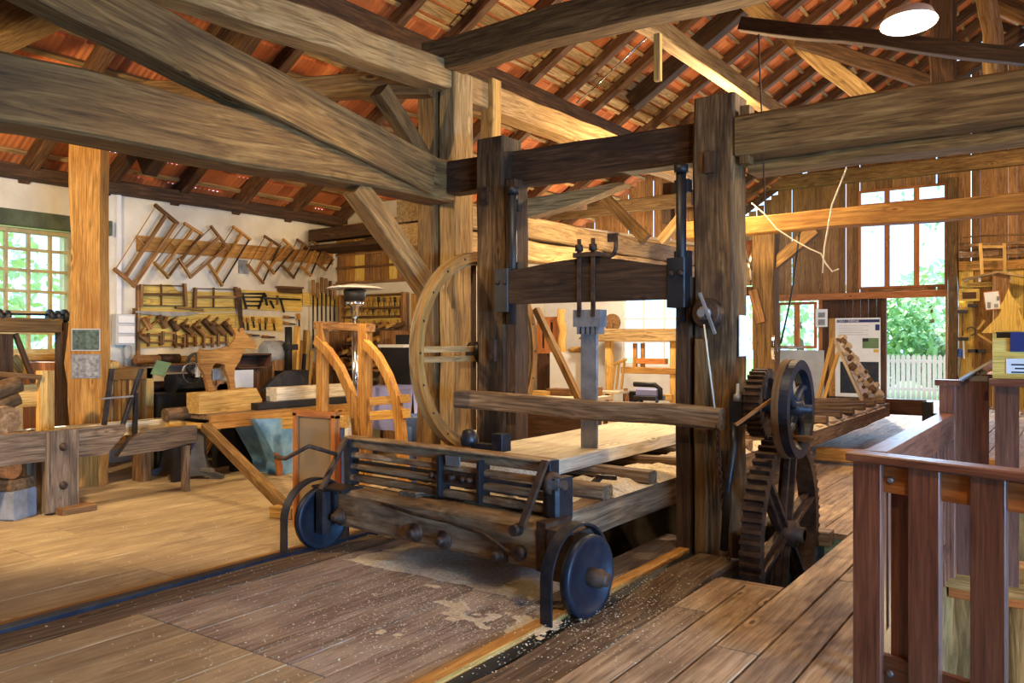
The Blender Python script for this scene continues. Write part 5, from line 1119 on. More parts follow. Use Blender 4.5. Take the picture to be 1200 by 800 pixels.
# ---- partition wall: board cladding, loft boards, tool rack
def pq(u, v, off=.0): return P(u, v, Y=YP - off)
x0, x1 = pq(397, 300).x, pq(505, 300).x
k = 0; x = XW + .02; mbp = thing('tool_cupboard', 'wide shallow wooden board cupboard high on the partition wall', 'cupboard', (-9.2, YP, 2.4))
zt_, zb_ = pq(440, 277).z, pq(440, 331).z
while x < -8.15: w_ = .16 + .06 * random.random(); mb = MB(); mb.bb(x, min(x + w_, -8.12), YP - .05, YP - .02, zb_, zt_ + .02 * random.random()); part('board', mb, ['gable', 'honey', 'ochre', 'toolwood'][k % 4], mbp); x += w_ + .01; k += 1
for v in (296, 312, 330): z = pq(440, v).z; mb = MB(); mb.bb(XW + .02, -8.12, YP - .09, YP - .05, z - .02, z + .02); part('batten', mb, 'toolwood', mbp)
mb = MB(); a, b = pq(395, 292, .12), pq(417, 278, .12); mb.prism([(a.x, a.z), (b.x, a.z), (b.x, b.z - .05), (b.x - .08, b.z), (a.x + .06, b.z), (a.x, b.z - .06)], (1, 0, 0), (0, 0, 1), (0, YP - .12, 0), .05); solo('round_board', mb, 'yellow', 'pale rounded board with three orange dots above the corner cupboard', 'board')
for i, (u0, u1, v, y, m) in enumerate(((410, 505, 266, 9.5, 'yellow'), (420, 505, 277, 9.3, 'fresh'), (470, 510, 258, 9.1, 'aged_pale'))):
    a, b = P(u0, v, Y=y), P(u1, v, Y=y); mb = MB(); mb.beam(V((a.x, y, a.z)), V((b.x + .5, y, a.z + .02)), .3, .035); solo('loft_board', mb, m, f'{("upper long", "lower white-edged", "short topmost")[i]} board stored flat under the eaves at the partition', 'board')
mb = MB(); mb.bb(XW, -7.6, 9.05, 9.7, P(440, 281, Y=9.3).z - .1, P(440, 281, Y=9.3).z - .03); solo('loft_shelf', mb, 'aged_dark', 'dark loft shelf carrying the stored boards at the partition', 'shelf')
# rack under
rk = thing('tool_rack', 'wide honey tool rack with dark hanging tools on the partition wall', 'rack', (-9.2, YP - .1, 1.6))
a, b = pq(400, 380, .1), pq(475, 345, .1)
mb = MB(); mb.bb(a.x, b.x, YP - .06, YP - .03, a.z, b.z); part('back_board', mb, 'ochre', rk)
for u in (401, 474): mb = MB(); q_ = pq(u, 380, .1); mb.bb(q_.x - .025, q_.x + .025, YP - .16, YP - .03, a.z - .4, b.z + .04); part('side', mb, 'toolwood', rk)
for v in (346, 361, 371): z = pq(430, v, .1).z; mb = MB(); mb.bb(a.x, b.x, YP - .14, YP - .04, z - .015, z + .015); part('rail', mb, 'toolwood', rk)
for r_, (v0, v1) in enumerate(((348, 359), (362, 369))):
    for k in range(11):
        u = 405 + k * 6.4; c0_, c1_ = pq(u, v0, .13), pq(u, v1, .13); mb = MB(); mb.cyl(c0_, c0_.lerp(c1_, .5), .022, 7); mb.cyl(c0_.lerp(c1_, .5), c1_, .012, 6)
        solo('gouge', mb, 'toolwood' if (k + r_) % 3 else 'iron', f'carving gouge in the {("upper", "lower")[r_]} row of the partition tool rack, {ORD[k]} from the left', 'gouge', 'gouges in the partition rack')
mb = MB(); a, b = pq(482, 392, .1), pq(500, 343, .1); mb.bb(a.x, b.x, YP - .1, YP - .05, a.z, b.z); solo('tool_board', mb, 'honey', 'narrow honey board beside the tool rack, behind the slanting brace', 'board')
# stepped shelves with stacked planes below the rack
ps = thing('plane_shelf', 'stepped shelf stacked with wooden planes under the partition tool rack', 'shelf', (-9.1, YP - .4, 0))
for s_, (v, dy, u0, u1) in enumerate(((387, .25, 405, 472), (402, .42, 405, 470), (418, .6, 395, 470), (431, .75, 395, 465))):
    a, b = P(u0, v, Y=YP - dy), P(u1, v, Y=YP - dy); mb = MB(); mb.bb(a.x, b.x, YP - dy - .1, YP - dy + .15, a.z - .03, a.z); part('tread', mb, 'toolwood', ps)
    for k in range(7):
        u = u0 + 6 + (u1 - u0 - 12) * k / 6; c = P(u, v, Y=YP - dy - .03); t = thing('wooden_plane', f'wooden plane on the stepped shelf, {ORD[k]} from left in the {("top", "upper middle", "lower middle", "bottom")[s_]} row', 'plane', c, 'planes on the stepped shelf')
        d = V((math.cos(.5), .25, .28)); mb = MB(); c0_ = V((c.x - .07, c.y, a.z + .045)); mb.beam(c0_, c0_ + d * .2, .06, .065, ch=.01); part('body', mb, ['toolwood', 'honey', 'yellow'][(k + s_) % 3], t)
        mb = MB(); mb.beam(c0_ + d * .1, c0_ + d * .05 + V((0, 0, .10)), .03, .02); part('wedge', mb, 'honey', t)
for u in (407, 468): c = P(u, 420, Y=YP - .4); mb = MB(); mb.bb(c.x - .03, c.x + .03, YP - .8, YP - .1, 0, P(430, 388, Y=YP - .25).z); part('side', mb, 'toolwood', ps)
# ---- foreground left: long bench rail with leg
XR_ = -7.87
br_ = thing('log_bench', 'long low timber bench rail with one upright leg at the left edge', 'bench', (XR_, 3.8, 0))
a, b = P(-60, 512, X=XR_), P(145, 497, X=XR_)
mb = MB(); mb.prism([(a.y - 1.5, .50), (4.30, .50), (4.50, .70), (4.49, .775), (a.y - 1.5, .775)], (0, 1, 0), (0, 0, 1), (XR_, 0, 0), .09); part('side_plank', mb, 'weather', br_)
mb = MB(); mb.bb(XR_ - .03, XR_ + .07, 3.72, 4.02, .02, .77, ch=.01); part('leg', mb, 'weather', br_)
mb = MB(); mb.bb(XR_ - .4, XR_ - .3, 3.72, 3.9, .02, .6, ch=.01); part('leg', mb, 'weather', br_)
mb = MB(); mb.bb(XR_ - .1, XR_ + .2, 3.8, 4.12, .0, .06, ch=.01); part('foot_block', mb, 'toolwood', br_)
for z in (.26, .62): mb = MB(); mb.lathe((XR_ + .07, 3.87, z), (1, 0, 0), [(0, .04), (.012, .04), (.014, .022), (.04, .022)], 8); part('bolt', mb, 'rust', br_)
mb = MB(); mb.prism([(4.42, .46), (4.9, .47), (5.29, .52), (5.30, .695), (4.9, .70), (4.7, .68), (4.55, .62)], (0, 1, 0), (0, 0, 1), (XR_ + .0, 0, 0), .08); solo('slab_plank', mb, 'weather', 'waney edged plank continuing the low bench rail toward the saw bench', 'plank')
mb = MB(); mb.bb(XR_ - .05, XR_ + .03, 5.16, 5.22, 0, .49); solo('plank_support', mb, 'weather', 'small prop under the waney edged plank', 'prop')
# logs on the bench and block below
def lq(u, v, X=-8.2): return P(u, v, X=X)
for i, (p0, p1, r, lab) in enumerate((((-40, 472), (22, 449), .085, 'topmost slanting log on the pile at the left edge'), ((-40, 492), (20, 465), .08, 'middle slanting log on the pile at the left edge'))):
    mb = MB(); mb.tube([lq(*p0), lq(*p1)], r, 12); solo('log', mb, 'bark', lab, 'log', 'logs at the left edge')
mb = MB(); c = lq(8, 492, -8.0); mb.cyl(c, c + V((-.9, .1, 0)), .125, 18); solo('log', mb, 'bark', 'thick log with its sawn end facing out at the left edge', 'log', 'logs at the left edge')
mb = MB(); c = P(8, 606, Z=0); mb.box((c.x, c.y, .13), (.36, .3, .26), rz=.5); solo('stone_block', mb, 'greystone', 'grey stone block on the floor at the left edge', 'block')
mb = MB(); mb.box((c.x, c.y, .31), (.34, .26, .10), rz=.4); solo('wood_chunk', mb, 'bark', 'rough brown chunk on top of the grey stone block', 'chunk')
mb = MB(); mb.cyl((c.x - .3, c.y - .1, .45), (c.x + .12, c.y, .45), .09, 14); solo('log', mb, 'orange', 'reddish short log lying on the rough chunk at the left edge', 'log')
mb = MB(); c = P(25, 570, Z=.1); mb.box((c.x - .3, c.y, .22), (.5, .3, .44), rz=.4); solo('pale_block', mb, 'yellow', 'pale yellow block behind the leg of the low bench rail', 'block')
# trestle stand with pale posts
ts = thing('trestle', 'pale wooden trestle of two upright posts behind the logs on the left', 'trestle', (-8.6, 4.0, 0))
for u in (49, 57): a_ = P(u, 434, X=-8.6); mb = MB(); mb.beam((-8.6, a_.y, 0), (-8.6, a_.y, a_.z), .07 , .10, up=(1, 0, 0)); part('upright', mb, 'yellow', ts)
a_, b_ = P(0, 472, X=-8.65), P(48, 464, X=-8.65); mb = MB(); mb.bb(-8.68, -8.62, a_.y - .4, b_.y, .95, 1.17); part('side_board', mb, 'yellow', ts)
mb = MB(); mb.beam(P(-30, 436, X=-8.55), P(48, 442, X=-8.55), .04, .05); part('top_rail', mb, 'toolwood', ts)
# dark machine frame before window
mf = thing('timber_machine', 'dark old timber machine frame standing in front of the left window', 'machine', (-9.6, 4.4, 0))
XM = -9.6
a_, b_ = P(-40, 384, X=XM), P(70, 384, X=XM); mb = MB(); mb.bb(XM - .08, XM + .08, a_.y, b_.y, 1.70, 1.86); part('cross_beam', mb, 'aged', mf)
for u0, u1, v in ((-3, 12, 391), (68, 80, 378)): p_, q_ = P(u0, v, X=XM), P(u1, v, X=XM); mb = MB(); mb.beam((XM, (p_.y + q_.y) / 2, 0), (XM, (p_.y + q_.y) / 2, p_.z), q_.y - p_.y, .16, up=(1, 0, 0)); part('post', mb, 'aged_dark', mf)
mb = MB(); mb.beam(P(18, 391, X=XM), P(40, 448, X=XM), .05, .05); part('brace', mb, 'aged_dark', mf)
mb = MB(); mb.cyl(P(-20, 367, X=XM), P(80, 369, X=XM), .012, 8); part('spindle', mb, 'iron', mf)
for u in (3, 62, 79): 
    c = P(u, 371, X=XM); mb = MB(); mb.lathe(c - V((0, .06, 0)), (0, 1, 0), [(0, .03), (.01, .085), (.04, .085), (.05, .04), (.09, .04), (.1, .075), (.12, .075)], 14); part('pulley', mb, 'black', mf)
mb = MB(); mb.bb(XM - .06, XM + .06, P(50, 380, X=XM).y, P(80, 380, X=XM).y, P(60, 380, X=XM).z - .02, P(60, 380, X=XM).z); part('bearing_plate', mb, 'black', mf)
sc_ = thing('wooden_chest', 'open brown wooden chest under the left window behind the trestle', 'chest', (-9.8, 4.9, 0))
a_, b_ = P(48, 424, X=-9.75), P(76, 424, X=-9.75); mb = MB(); mb.bb(-10.2, -9.7, a_.y, b_.y, .3, 1.36, ch=.02); part('body', mb, 'orange', sc_)
mb = MB(); mb.beam(P(12, 420, X=-9.7), P(28, 440, X=-9.7), .16, .03, up=(1, 0, 0)); solo('leaning_board', mb, 'yellow', 'yellow board leaning by the dark machine frame under the window', 'board')
# ---- wooden band wheel
bc = V((-4.76, 6.26, 1.50)); bw_ = thing('band_wheel', 'large wooden band wheel with curved rim behind the left saw post', 'wheel', bc)
mb = MB(); mb.ring(bc, (1, 0, 0), .95, .83, .07, 72); part('rim', mb, 'aged_pale', bw_)
mb = MB(); mb.ring(bc + V((.045, 0, 0)), (1, 0, 0), .95, .86, .03, 72); part('rim_band', mb, 'honey', bw_)
for z in (.03, -.06): mb = MB(); mb.beam(bc + V((0, -.84, z)), bc + V((0, .84, z)), .03, .055); part('spoke', mb, 'aged_pale', bw_)
mb = MB()
for y in (.05, -.05): mb = MB(); mb.beam(bc + V((-.02, y, -.84)), bc + V((-.02, y, .84)), .03, .055, up=(0, 1, 0)); part('spoke', mb, 'aged_dark', bw_)
mb = MB(); mb.lathe(bc - V((.08, 0, 0)), (1, 0, 0), [(0, .10), (.14, .10), (.15, .05)], 18); part('hub', mb, 'iron', bw_)
for k in range(20): t_ = k * math.pi / 10; mb = MB(); mb.lathe(bc + V((.06, math.sin(t_) * .905, math.cos(t_) * .905)), (1, 0, 0), [(0, .012), (.006, .008)], 6); part('bolt', mb, 'black', bw_)

# more hung tools around the metal rack
HT = [('file', 284, 371, 286, 386), ('file', 290, 372, 291, 387), ('rasp', 296, 371, 298, 384), ('file', 304, 373, 305, 387), ('rasp', 312, 372, 311, 386), ('file', 320, 373, 322, 387), ('spoke_shave', 333, 371, 345, 372), ('spoke_shave', 333, 378, 346, 380), ('rasp', 350, 367, 351, 386), ('spoke_shave', 288, 392, 304, 393), ('spoke_shave', 308, 394, 322, 395)]
cnt = {}
for nm, u0, v0, u1, v1 in HT:
    cnt[nm] = cnt.get(nm, 0) + 1
    t = thing(nm, f'small {nm.replace("_", " ")} hung on the cream wall under the metal rack, {ORD[cnt[nm] - 1]} from the left', nm.replace('_', ' '), wallp(u1, v1, .06), nm.replace('_', ' ') + 's under the metal rack')
    mb = MB(); mb.beam(wallp(u0, v0, .06), wallp(lin(u0, u1, .4), lin(v0, v1, .4), .06), .04, .04, up=(1, 0, 0)); part('handle', mb, 'honey', t)
    mb = MB(); mb.beam(wallp(lin(u0, u1, .4), lin(v0, v1, .4), .06), wallp(u1, v1, .06), .022, .02, up=(1, 0, 0)); part('blade', mb, 'iron', t)
for i, (u, h, m) in enumerate(((283, .30, 'rust'), (289, .42, 'honey'), (296, .22, 'iron'), (306, .36, 'toolwood'), (314, .25, 'honey'), (326, .4, 'rust'), (333, .3, 'toolwood'), (366, .35, 'honey'), (384, .4, 'toolwood'))):
    c = P(u, 420, X=XW + .35); mb = MB(); mb.lathe((c.x, c.y, .93), (0, 0, 1), [(0, .06), (h * .3, .065), (h * .5, .035), (h * .8, .045), (h, .03)], 10)
    solo('turned_piece', mb, m, f'turned wooden piece standing on the wall bench, {ORD[i]} from the left behind the deer', 'turning', 'turned pieces on the wall bench')
# ================================================================== back of the hall and right hand wall
def kq(u, v, Y=YG - .4): return P(u, v, Y=Y)
# ornate cabinet top and white box seen through the saw frame
Yc = 15.6
cb2 = thing('carved_cabinet', 'orange wooden cabinet front with dark slots, seen through the saw frame', 'cabinet', (kq(648, 400, Yc).x, Yc, 0))
a, b = kq(630, 414, Yc), kq(653, 371, Yc)
mb = MB(); mb.bb(a.x, b.x, Yc, Yc + .05, a.z, a.z + .12); mb.bb(a.x, b.x, Yc, Yc + .05, b.z - .12, b.z)
for u in (632, 641, 651): q = kq(u, 400, Yc); mb.bb(q.x - .07, q.x + .07, Yc - .01, Yc + .05, a.z, b.z)
part('front_frame', mb, 'orange', cb2)
mb = MB(); mb.bb(a.x + .05, b.x - .05, Yc + .05, Yc + .08, a.z, b.z); part('back_panel', mb, 'doorwood', cb2)
q = kq(634, 433, Yc); mb = MB(); mb.bb(q.x - .12, q.x + .15, Yc, Yc + .3, 0, a.z); part('base', mb, 'doorwood', cb2)
mb = MB(); mb.tube([kq(u, v, Yc - .1) for u, v in ((660, 414), (658, 400), (660, 388), (657, 375), (658, 362))], .09, 7); solo('carved_slab', mb, 'yellow', 'tall knobbly carved slab right of the orange cabinet front', 'slab')
mb = MB(); a, b = kq(644, 450, Yc - .5), kq(688, 413, Yc - .5); mb.bb(a.x, b.x, Yc - .5, Yc - .1, 0, b.z, ch=.01); solo('white_cupboard', mb, 'white', 'plain white cupboard against the back wall, seen through the saw frame', 'cupboard')
mb = MB(); a = kq(681, 409, Yc - .3); mb.lathe((a.x, Yc - .3, b.z), (0, 0, 1), [(0, .25), (.06, .3), (.12, .2)], 14); solo('basket', mb, 'yellow', 'shallow basket on the white cupboard', 'basket')
# cross bar timber frame with gable (small roof) and the loom
lo = thing('loom', 'tall honey wooden loom frame before the bright back window', 'loom', (kq(760, 440, 14.9).x, 14.9, 0)); Yl = 14.9
for u in (688, 714, 790): q = kq(u, 400, Yl); mb = MB(); mb.bb(q.x - .07, q.x + .07, Yl - .06, Yl + .06, 0, kq(u, 386 if u > 700 else 396, Yl).z); part('post', mb, 'yellow', lo)
a, b = kq(700, 392, Yl - .1), kq(795, 392, Yl - .1); mb = MB(); mb.bb(a.x, b.x, Yl - .16, Yl - .04, kq(750, 400, Yl).z, kq(750, 385, Yl).z); part('head_beam', mb, 'aged_pale', lo)
for (u0, u1, v0, v1, m, nm) in ((730, 795, 437, 431, 'honey', 'breast_beam'), (748, 782, 426, 420, 'orange', 'batten'), (735, 790, 467, 462, 'yellow', 'foot_beam')): a, b = kq(u0, v0, Yl), kq(u1, v1, Yl); mb = MB(); mb.bb(a.x, b.x, Yl - .1, Yl + .04, a.z, b.z); part(nm, mb, m, lo)
for u in (745, 754): a, b = kq(u, 432, Yl), kq(u, 402, Yl); mb = MB(); mb.bb(a.x - .04, a.x + .04, Yl - .06, Yl, a.z, b.z); part('heddle_bar', mb, 'honey', lo)
mb = MB(); mb.prism([(kq(u, v, Yl).x, kq(u, v, Yl).z) for u, v in ((682, 397), (690, 388), (700, 387), (700, 400))], (1, 0, 0), (0, 0, 1), (0, Yl - .1, 0), .1); part('corner_gusset', mb, 'toolwood', lo)
mb = MB(); c = kq(718, 378, Yl + .5); mb.lathe(c, (0, -1, 0), [(0, .19), (.04, .19)], 18); mb.bb(c.x - .05, c.x + .05, Yl + .46, Yl + .5, 1.8, c.z); solo('round_board', mb, 'toolwood', 'round brown board standing behind the head beam of the loom', 'board')
# chair with slats
Yh = 13.4; ch_ = thing('slatted_chair', 'yellow wooden chair with a slatted back beyond the saw blade', 'chair', (kq(722, 470, Yh).x, Yh, 0))
def hq(u, v): return kq(u, v, Yh)
for u0, u1 in ((713, 716), (717, 721), (722, 726), (728, 732)): mb = MB(); a, b = hq(u0, 456), hq(u1, 428 if u0 < 720 else 422); mb.beam(a, b, .04, .03, up=(0, 1, 0)); part('back_slat', mb, 'yellow', ch_)
a, b = hq(710, 457), hq(736, 457); mb = MB(); mb.bb(a.x, b.x, Yh - .35, Yh + .05, a.z - .04, a.z); part('seat', mb, 'fresh', ch_)
mb = MB(); mb.beam(hq(719, 427), hq(734, 421), .05, .06, up=(0, 1, 0)); part('top_rail', mb, 'yellow', ch_)
for (u, v, u2) in ((712, 458, 712), (733, 455, 742)): a, b = hq(u, v), hq(u2, 475); mb = MB(); mb.beam(a, V((b.x, Yh - .1, 0)), .07, .05, up=(0, 1, 0)); part('leg', mb, 'toolwood', ch_)
# black stove-like press
bp_ = thing('black_handcart', 'black iron handcart with a curved bar beyond the saw blade', 'cart', (kq(760, 470, Yh).x, Yh, 0))
mb = MB(); mb.tube([hq(743, 450), hq(768, 451), (hq(774, 456)), hq(774, 468)], .045, 8); part('curved_bar', mb, 'black', bp_)
mb = MB(); a, b = hq(748, 468), hq(774, 464); mb.bb(a.x, b.x, Yh - .2, Yh + .2, a.z, b.z); part('deck', mb, 'iron', bp_)
mb = MB(); a, b = hq(748, 464), hq(772, 455); mb.bb(a.x, b.x, Yh - .1, Yh + .1, a.z, b.z, ch=.03); part('load', mb, 'bluesheet', bp_)
for u in (752, 770): a = hq(u, 468); mb = MB(); mb.cyl((a.x, Yh, 0), (a.x, Yh, a.z), .03, 8); part('leg', mb, 'iron', bp_)
mb = MB(); a, b = hq(720, 469), hq(738, 460); mb.bb(a.x, b.x, Yh + .3, Yh + .6, 0, b.z, ch=.04); solo('tool_chest', mb, 'black', 'low black chest behind the slatted chair', 'chest')
# long table with boards left of blade
tb = thing('work_table', 'long pale work table with scattered boards behind the saw frame', 'table', (kq(660, 470, 12.4).x, 12.4, 0)); Yt = 12.4
a, b = kq(618, 462, Yt), kq(700, 462, Yt); mb = MB(); mb.bb(a.x, b.x, Yt - .4, Yt + .6, a.z - .06, a.z); part('top', mb, 'fresh', tb)
for x in (a.x + .1, b.x - .1): mb = MB(); mb.bb(x - .05, x + .05, Yt - .3, Yt - .2, 0, a.z - .06); part('leg', mb, 'toolwood', tb)
for i, (u0, u1, m) in enumerate(((628, 645, 'yellow'), (640, 668, 'toolwood'), (676, 690, 'honey'))):
    p_, q_ = kq(u0, 456, Yt), kq(u1, 456, Yt); mb = MB(); mb.bb(p_.x, q_.x, Yt - .2 + .2 * i, Yt + .1 + .2 * i, a.z, a.z + .08 + .04 * i); solo('board_offcut', mb, m, f'{("left", "middle", "right")[i]} board lying on the long pale work table', 'board')
cbm = MB(); a, b = kq(600, 500, 10.8), kq(690, 480, 10.8); cbm.bb(a.x, b.x, 10.8, 11.2, .0, b.z, ch=.02); solo('low_chest', cbm, 'doorwood', 'dark brown chest behind the saw frame under the guide timber', 'chest')
# ---- poster on the door leaf
Yp = YG - .1
def kp(u, v): return P(u, v, Y=Yp)
po = thing('poster', 'large white information poster with navy title bar on the dark door', 'poster', kp(1005, 450))
a, b = kp(979, 464), kp(1032, 372); mb = MB(); mb.bb(a.x, b.x, Yp - .03, Yp, a.z, b.z, ch=.004); part('sheet', mb, 'paper', po)
mb = MB(); mb.bb(a.x - .16, a.x, Yp - .02, Yp, a.z, b.z); part('edge_strip', mb, 'honey', po)
Yq = Yp - .034
mb = MB(); p_, q_ = kp(981, 378), kp(1031, 374); mb.bb(p_.x, q_.x, Yq, Yq + .003, p_.z, q_.z, ch=.0005); part('title_bar', mb, 'navy', po)
mb = text_mb("L'EAU + ÉNERGIE", (p_.x + .02, Yq - .003, p_.z + .015), (1, 0, 0), (0, 0, 1), (q_.z - p_.z) * .95, .003); part('title', mb, 'paper', po)
for (u0, v0, u1, v1, m, nm) in ((1011, 408, 1030, 396, 'greencloth', 'photo_print'), (1011, 400, 1018, 396.5, 'black', 'photo_shade'), (1026, 387, 1031, 380, 'navy', 'blue_mark'), (1024, 413, 1030, 409, 'ochre', 'yellow_mark'), (985, 460, 1030, 424, 'blueiron', 'dark_photo')):
    p_, q_ = kp(u0, v0), kp(u1, v1); mb = MB(); mb.bb(p_.x, q_.x, Yq - (.002 if nm == 'photo_shade' else 0), Yq + .003, p_.z, q_.z, ch=.0005); part(nm, mb, m, po)
for k in range(5): p_, q_ = kp(983, 382 + k * 2.6), kp(1018 - 6 * (k % 2), 381.2 + k * 2.6); mb = MB(); mb.bb(p_.x, q_.x, Yq, Yq + .003, p_.z, q_.z, ch=.0003); part('text_line', mb, 'greywall', po)
# picture card right of the low window
pc_ = thing('picture_card', 'small white card with two grey pictures right of the low orange window', 'card', kp(963, 380)); a, b = kp(956, 383), kp(970, 362)
mb = MB(); mb.bb(a.x, b.x, Yp - .02, Yp, a.z, b.z, ch=.002); part('sheet', mb, 'paper', pc_)
for v0, v1 in ((372, 366), (381, 374)): p_, q_ = kp(959, v0), kp(967, v1); mb = MB(); mb.bb(p_.x, q_.x, Yp - .024, Yp - .02, p_.z, q_.z, ch=.0005); part('picture', mb, 'greystone', pc_)
# ---- display easel with wood samples standing on the carriage
Ye = 14.6
ez = thing('display_easel', 'sloping pale easel of wood samples standing on the far end of the carriage', 'easel', (P(1000, 465, Y=Ye).x, Ye, .61))
def eq(u, v, y=Ye): return P(u, v, Y=y)
for (t0, t1, dy) in (((977, 396), (1011, 470), 0), ((983, 393), (1035, 466), .35)): mb = MB(); mb.beam(eq(*t0, Ye + dy), eq(*t1, Ye + dy), .05, .07, up=(0, 1, 0)); part('rail', mb, 'fresh', ez)
for (t0, t1, dy) in (((976, 396), (959, 466), -.1), ((986, 402), (966, 466), .5)): mb = MB(); mb.beam(eq(*t0, Ye + dy * .3), eq(*t1, Ye + dy), .06, .05, up=(0, 1, 0)); part('back_leg', mb, 'yellow', ez)
mb = MB(); q = [eq(980, 398, Ye + .02), eq(1013, 468, Ye + .02), eq(1035, 464, Ye + .36), eq(985, 394, Ye + .36)]; n_ = (q[1] - q[0]).cross(q[2] - q[0]).normalized() * .01; mb.add(q + [p - n_ for p in q], [[0, 1, 2, 3], [7, 6, 5, 4], [0, 4, 5, 1], [1, 5, 6, 2], [2, 6, 7, 3], [3, 7, 4, 0]]); part('panel', mb, 'paper', ez)
for k in range(30):
    s_ = (k + .4) / 30; c = q[0].lerp(q[1], s_).lerp(q[3].lerp(q[2], s_), .12 + .8 * ((k * 5) % 7) / 7); nn_ = V((.8, -.3, .6)).normalized()
    mb = MB(); mb.lathe(c, nn_, [(0, .035 + .018 * (k % 3)), (.03 + .05 * ((k * 3) % 4) / 2, .03 + .018 * (k % 3))], 8); 
    t = part('wood_sample', mb, ['bark', 'fresh', 'weather', 'fresh'][k % 4], ez)
# ---- pale hoop and tackle behind post, rope
hp = P(909, 407, Y=10.9); mb = MB(); hoop = thing('hoop', 'thin bright metal hoop hanging from a chain behind the hand wheel', 'hoop', hp)
mb.ring(hp, (1, .1, 0), .22, .20, .03, 40); part('ring', mb, 'chrome', hoop)
mb = MB(); mb.cyl(hp - V((.1, 0, 0)), hp + V((.35, 0, 0)), .02, 8); part('axle', mb, 'grey_steel', hoop)
mb = MB(); mb.ring(hp, (1, .1, 0), .06, .0, .06, 14); part('hub', mb, 'grey_steel', hoop)
mb = MB(); mb.tube([P(937, 270, Y=10.6), P(930, 330, Y=10.6), P(924, 362, Y=10.7), P(915, 402, Y=10.9)], .012, 6); solo('hoop_chain', mb, 'black', 'black chain running from the honey beam down to the metal hoop', 'chain')
mb = MB(); mb.tube([P(992, 197, Y=9.8), P(975, 240, Y=9.8), P(966, 290, Y=9.8), P(964, 320, Y=9.8)], .009, 6); solo('hanging_rope', mb, 'ropewhite', 'pale rope hanging in front of the honey beam', 'rope')
mb = MB(); mb.tube([P(u, v, Y=9.9) for u, v in ((881, 238), (895, 250), (910, 268), (930, 281), (950, 292), (962, 297), (968, 309), (975, 318), (983, 315))], .009, 6); solo('sagging_rope', mb, 'ropewhite', 'pale rope sagging from the right saw post under the honey beam', 'rope')
mb = MB(); a, b = P(880, 335, Y=12.5), P(893, 282, Y=12.5); mb.lathe((a.x, 12.5, a.z), (0, 0, 1), [(0, .16), (b.z - a.z, .16)], 16); solo('stove_pipe', mb, 'chrome', 'shiny metal pipe behind the right saw post', 'pipe')
mb = MB(); a, b = P(902, 440, Y=11.0), P(884, 340, Y=11.0); mb.beam(P(883, 340, Y=10.8), P(893, 378, Y=10.8), .1, .12); solo('short_brace', mb, 'toolwood', 'short brown brace beside the shiny pipe', 'brace')
for i, (u0, v0, u1, v1, y, m) in enumerate(((881, 410, 889, 350, 11.6, 'white'), (896, 440, 904, 392, 11.6, 'honey'))): a, b = P(u0, v0, Y=y), P(u1, v1, Y=y); mb = MB(); mb.bb(a.x, b.x, y, y + .05, 0 if i else a.z, b.z); solo('side_board', mb, m, f'{("white", "honey")[i]} board fixed behind the right saw post', 'board')
# grey horizontal timber on floor beyond
mb = MB(); a = P(958, 531, Z=.12); b = P(1004, 530, Z=.12); mb.beam(a, V((-.8, a.y + .1, .12)), .2, .16); solo('floor_timber', mb, 'honey', 'honey timber lying across the floor between the gear wheel and the railing', 'timber')
# ---- tool wall right of the doorway
Yw = YG - .35; 
def rq(u, v, off=0): return P(u, v, Y=Yw - off)
panel = thing('plank_board', 'honey plank panel right of the doorway covered with hung tools', 'panel', (rq(1160, 400).x, Yw, 0))
x = rq(1124, 300).x; zt = rq(1150, 316).z; k = 0
while x < 1.2: mb = MB(); w = .3 + .08 * random.random(); mb.bb(x, x + w, Yw, Yw + .04, 0, zt); part('board', mb, ['ochre', 'honey', 'yellow'][k % 3], panel); x += w + .02; k += 1
for i, (v0, v1, u0, dy, m) in enumerate(((281, 290, 1130, .1, 'bark'), (290, 302, 1124, .25, 'bark'), (302, 318, 1124, .05, 'honey'), (272, 279, 1128, .3, 'aged'))):
    a, b = rq(u0, v1, dy), rq(1215, v0, dy); mb = MB(); mb.beam((a.x, Yw - dy, (a.z + b.z) / 2), (b.x + .6, Yw - dy, (a.z + b.z) / 2), .12, (b.z - a.z) * .95, n=10, wob=.03); solo('bark_slab', mb, m, f'rough board with bark on the right wall beside the tall window, {("third", "second", "lowest", "topmost")[i] if i != 1 else "second"} in height', 'board')
ld = thing('small_ladder', 'small pale ladder frame hung above the tool panel at the right', 'ladder', rq(1163, 322, .4))
for u0, u1 in ((1151, 1149), (1178, 1177)): mb = MB(); mb.beam(rq(u0, 323, .4), rq(u1, 285, .4), .07, .05, up=(0, 1, 0)); part('stile', mb, 'yellow', ld)
for v in (289, 304): mb = MB(); mb.beam(rq(1150, v, .4), rq(1178, v, .4), .04, .06); part('rung', mb, 'yellow', ld)
sr = thing('little_roof', 'little gabled roof of pale battens over the tool panel', 'roof', rq(1170, 320, .5))
for p0, p1 in (((1128, 328), (1171, 319)), ((1171, 319), (1215, 327))): mb = MB(); mb.beam(rq(*p0, .5), rq(*p1, .5), .35, .05); part('roof_board', mb, 'aged_pale', sr)
for u in (1148, 1183): mb = MB(); mb.beam(rq(u, 322, .5), rq(u, 330, .5), .05, .05); part('peg', mb, 'white', sr)
mb = MB(); q_ = rq(1174, 330, .45); mb.beam((q_.x, Yw - .45, 0), (q_.x, Yw - .45, rq(1174, 320, .45).z), .33, .2, up=(0, 1, 0)); part('trunk', mb, 'toolwood', sr)
sg = thing('arrow_sign', 'honey arrow board with carved orange lettering pointing left to the doorway', 'sign', rq(1147, 337, .1))
P0, P1 = rq(1125, 337, .12), rq(1167, 330, .12); zm = (P0.z + P1.z) / 2
